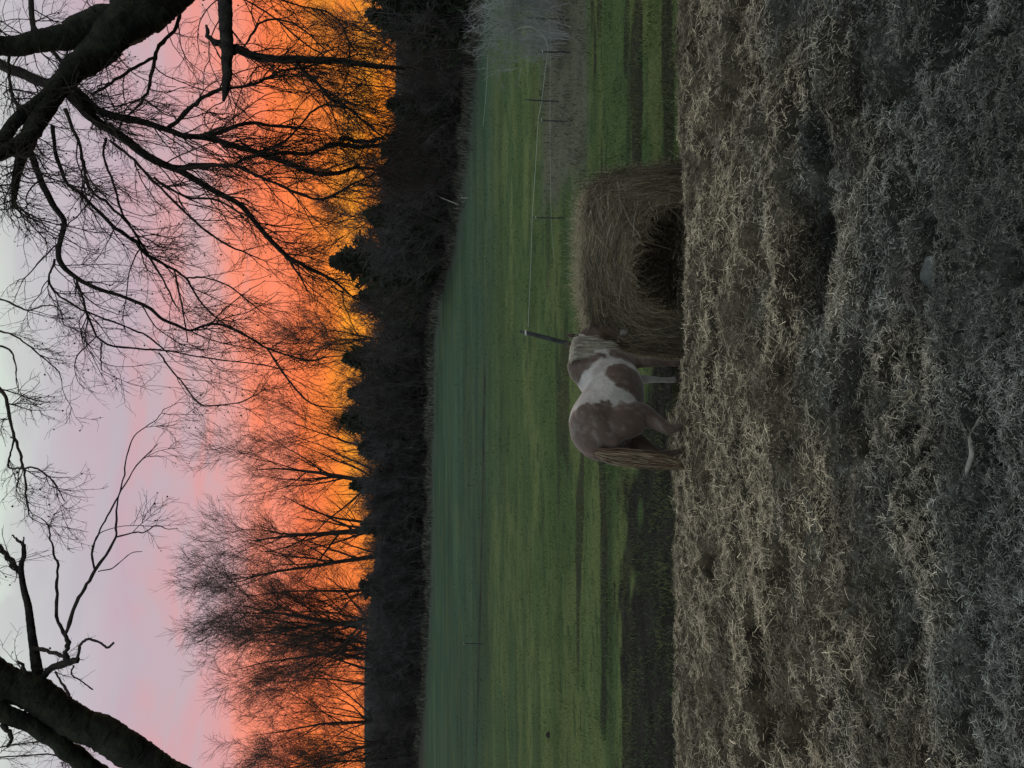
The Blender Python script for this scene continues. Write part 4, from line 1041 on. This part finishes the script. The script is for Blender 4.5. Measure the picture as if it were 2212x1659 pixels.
wire([(1141,706,ya),(1146,590,(ya+yb)/2),(1150,471,yb),(1157,360,(yb+yc)/2),(1163,261,yc),(1170,219,yd),(1177,160,ye+.1),(1183,112,ye),(1181,92,ye),(1172,76,ye),(1160,66,ye),(1148,58,ye),(1120,62,ye+.3),(1100,75,ye+.5)], .0065, 'pale upper fence wire from the leaning post towards the pale shrub')
wire([(1196,560,yb-.5),(1191,471,yb),(1189,380,yb+.2),(1188,262,yc),(1189,112,ye),(1186,40,ye)], .0035, 'faint lower fence wire running under the pale one')
for k, (xa, xb) in enumerate(((1068, 1046), (1050, 1032))):
    wire([(xb+8,440,34),(xb,400,36),((xa+xb)/2,300,34),(xa,200,32),(xa+4,120,31)], .008, ('nearer' if k == 0 else 'farther')+' of two faint wires at the far field edge')
# pale pole and stump ends at the field edge
def stick(pts, y, w, label, name, mt, cat, grp=None, taper=.6):
    P = np.array([at(a, b, yy) for (a, b), yy in zip(pts, y)]); P = spline(P, 16); r0 = P[0].copy()
    rad = np.linspace(1, taper, 16)*w*.5*np.mean(y)/F_PX
    rad = rad*(.9+.2*vn(np.arange(16)*.9, np.zeros(16), int(pts[0][0])))
    V, q = tube_arrays((P-r0)[None], rad[None], 9); n_ = len(V)
    V = np.vstack([V, V[:9].mean(0), V[-9:].mean(0)]); tri = np.array([(n_, (j+1) % 9, j) for j in range(9)]+[(n_+1, n_-9+j, n_-9+(j+1) % 9) for j in range(9)])
    o = mk(name, V, [q, tri], mt); o.location = r0; tag(o, label, cat, grp); return o
stick([(908,404),(950,425),(985,440),(1030,461)], (47, 46, 45, 43), 3.6, 'long pale dead pole leaning out of the thicket', 'leaning_pole', M_pale, 'pole')
stick([(1032,461),(1044,448),(1060,446),(1084,447)], (43, 40, 37, 35), 3, 'short bent pale branch on the grass at the end of the pole', 'fallen_branch', M_pale, 'branch')
stick([(996,427),(1038,428)], (40, 40), 2.8, 'short pale upright post at the field edge near the pole', 'pale_post', M_pale, 'post', taper=.9)
# stick on the hay in front, a lump of turf, a bark slab
g1 = on_ground(2106, 960)[1]
P = np.array([on_ground(a, b) for a, b in ((2128,900),(2126,925),(2121,950),(2110,980),(2094,1010),(2082,1026))])
P[:, 2] = rough_h(P[:, 0], P[:, 1])+np.array([.03, .035, .035, .035, .03, .015]); P = spline(P, 26); r0 = P[0].copy()
V, q = tube_arrays((P-r0)[None], (np.interp(np.linspace(0, 1, 26), [0, .2, .8, 1], [.008, .013, .015, .005])*(.9+.2*vn(np.arange(26)*.6, np.zeros(26), 3)))[None], 10)
o = mk('stick', V, q, M_pale); o.location = r0; tag(o, 'smooth curved grey stick lying on the hay in the near foreground', 'stick')
def lump(Xp, Yp, rx, ry, rz, seed, name, label, mt, cat):
    g = on_ground(Xp, Yp); g[2] = float(rough_h(g[0], g[1])); nu, nv = 22, 12
    U, Vv = np.meshgrid(np.arange(nu)*2*np.pi/nu, np.linspace(0, np.pi, nv)); s_ = np.stack([np.cos(U)*np.sin(Vv), np.sin(U)*np.sin(Vv), np.cos(Vv)], -1)
    f = .75+.6*fbm(s_[..., 0]*1.6+seed, s_[..., 1]*1.6+s_[..., 2]*1.3, 4, seed, .6)
    V = (s_*f[..., None]*np.array([rx, ry, rz])).reshape(-1, 3); idx = np.arange(nu*nv).reshape(nv, nu)
    q = np.stack([idx[:-1], idx[1:], np.roll(idx, -1, 1)[1:], np.roll(idx, -1, 1)[:-1]], -1).reshape(-1, 4)
    o = mk(name, V, q, mt); o.location = g; tag(o, label, cat); return o
M_clod = mat('dark_soil', (.020, .020, .018), var=.4, bump=1, rough=1)
M_slab = mat('grey_bark_slab', (.10, .115, .11), col2=(.05, .06, .06), vscale=12, bump=.8, rough=.9)
lump(1187, 1587, .085, .07, .085, 5, 'soil_clod', 'small black lump of soil alone on the green pasture', M_clod, 'clod')
lump(2008, 600, .17, .10, .045, 9, 'bark_slab', 'broken grey slab of bark pressed into the old hay', M_slab, 'bark')
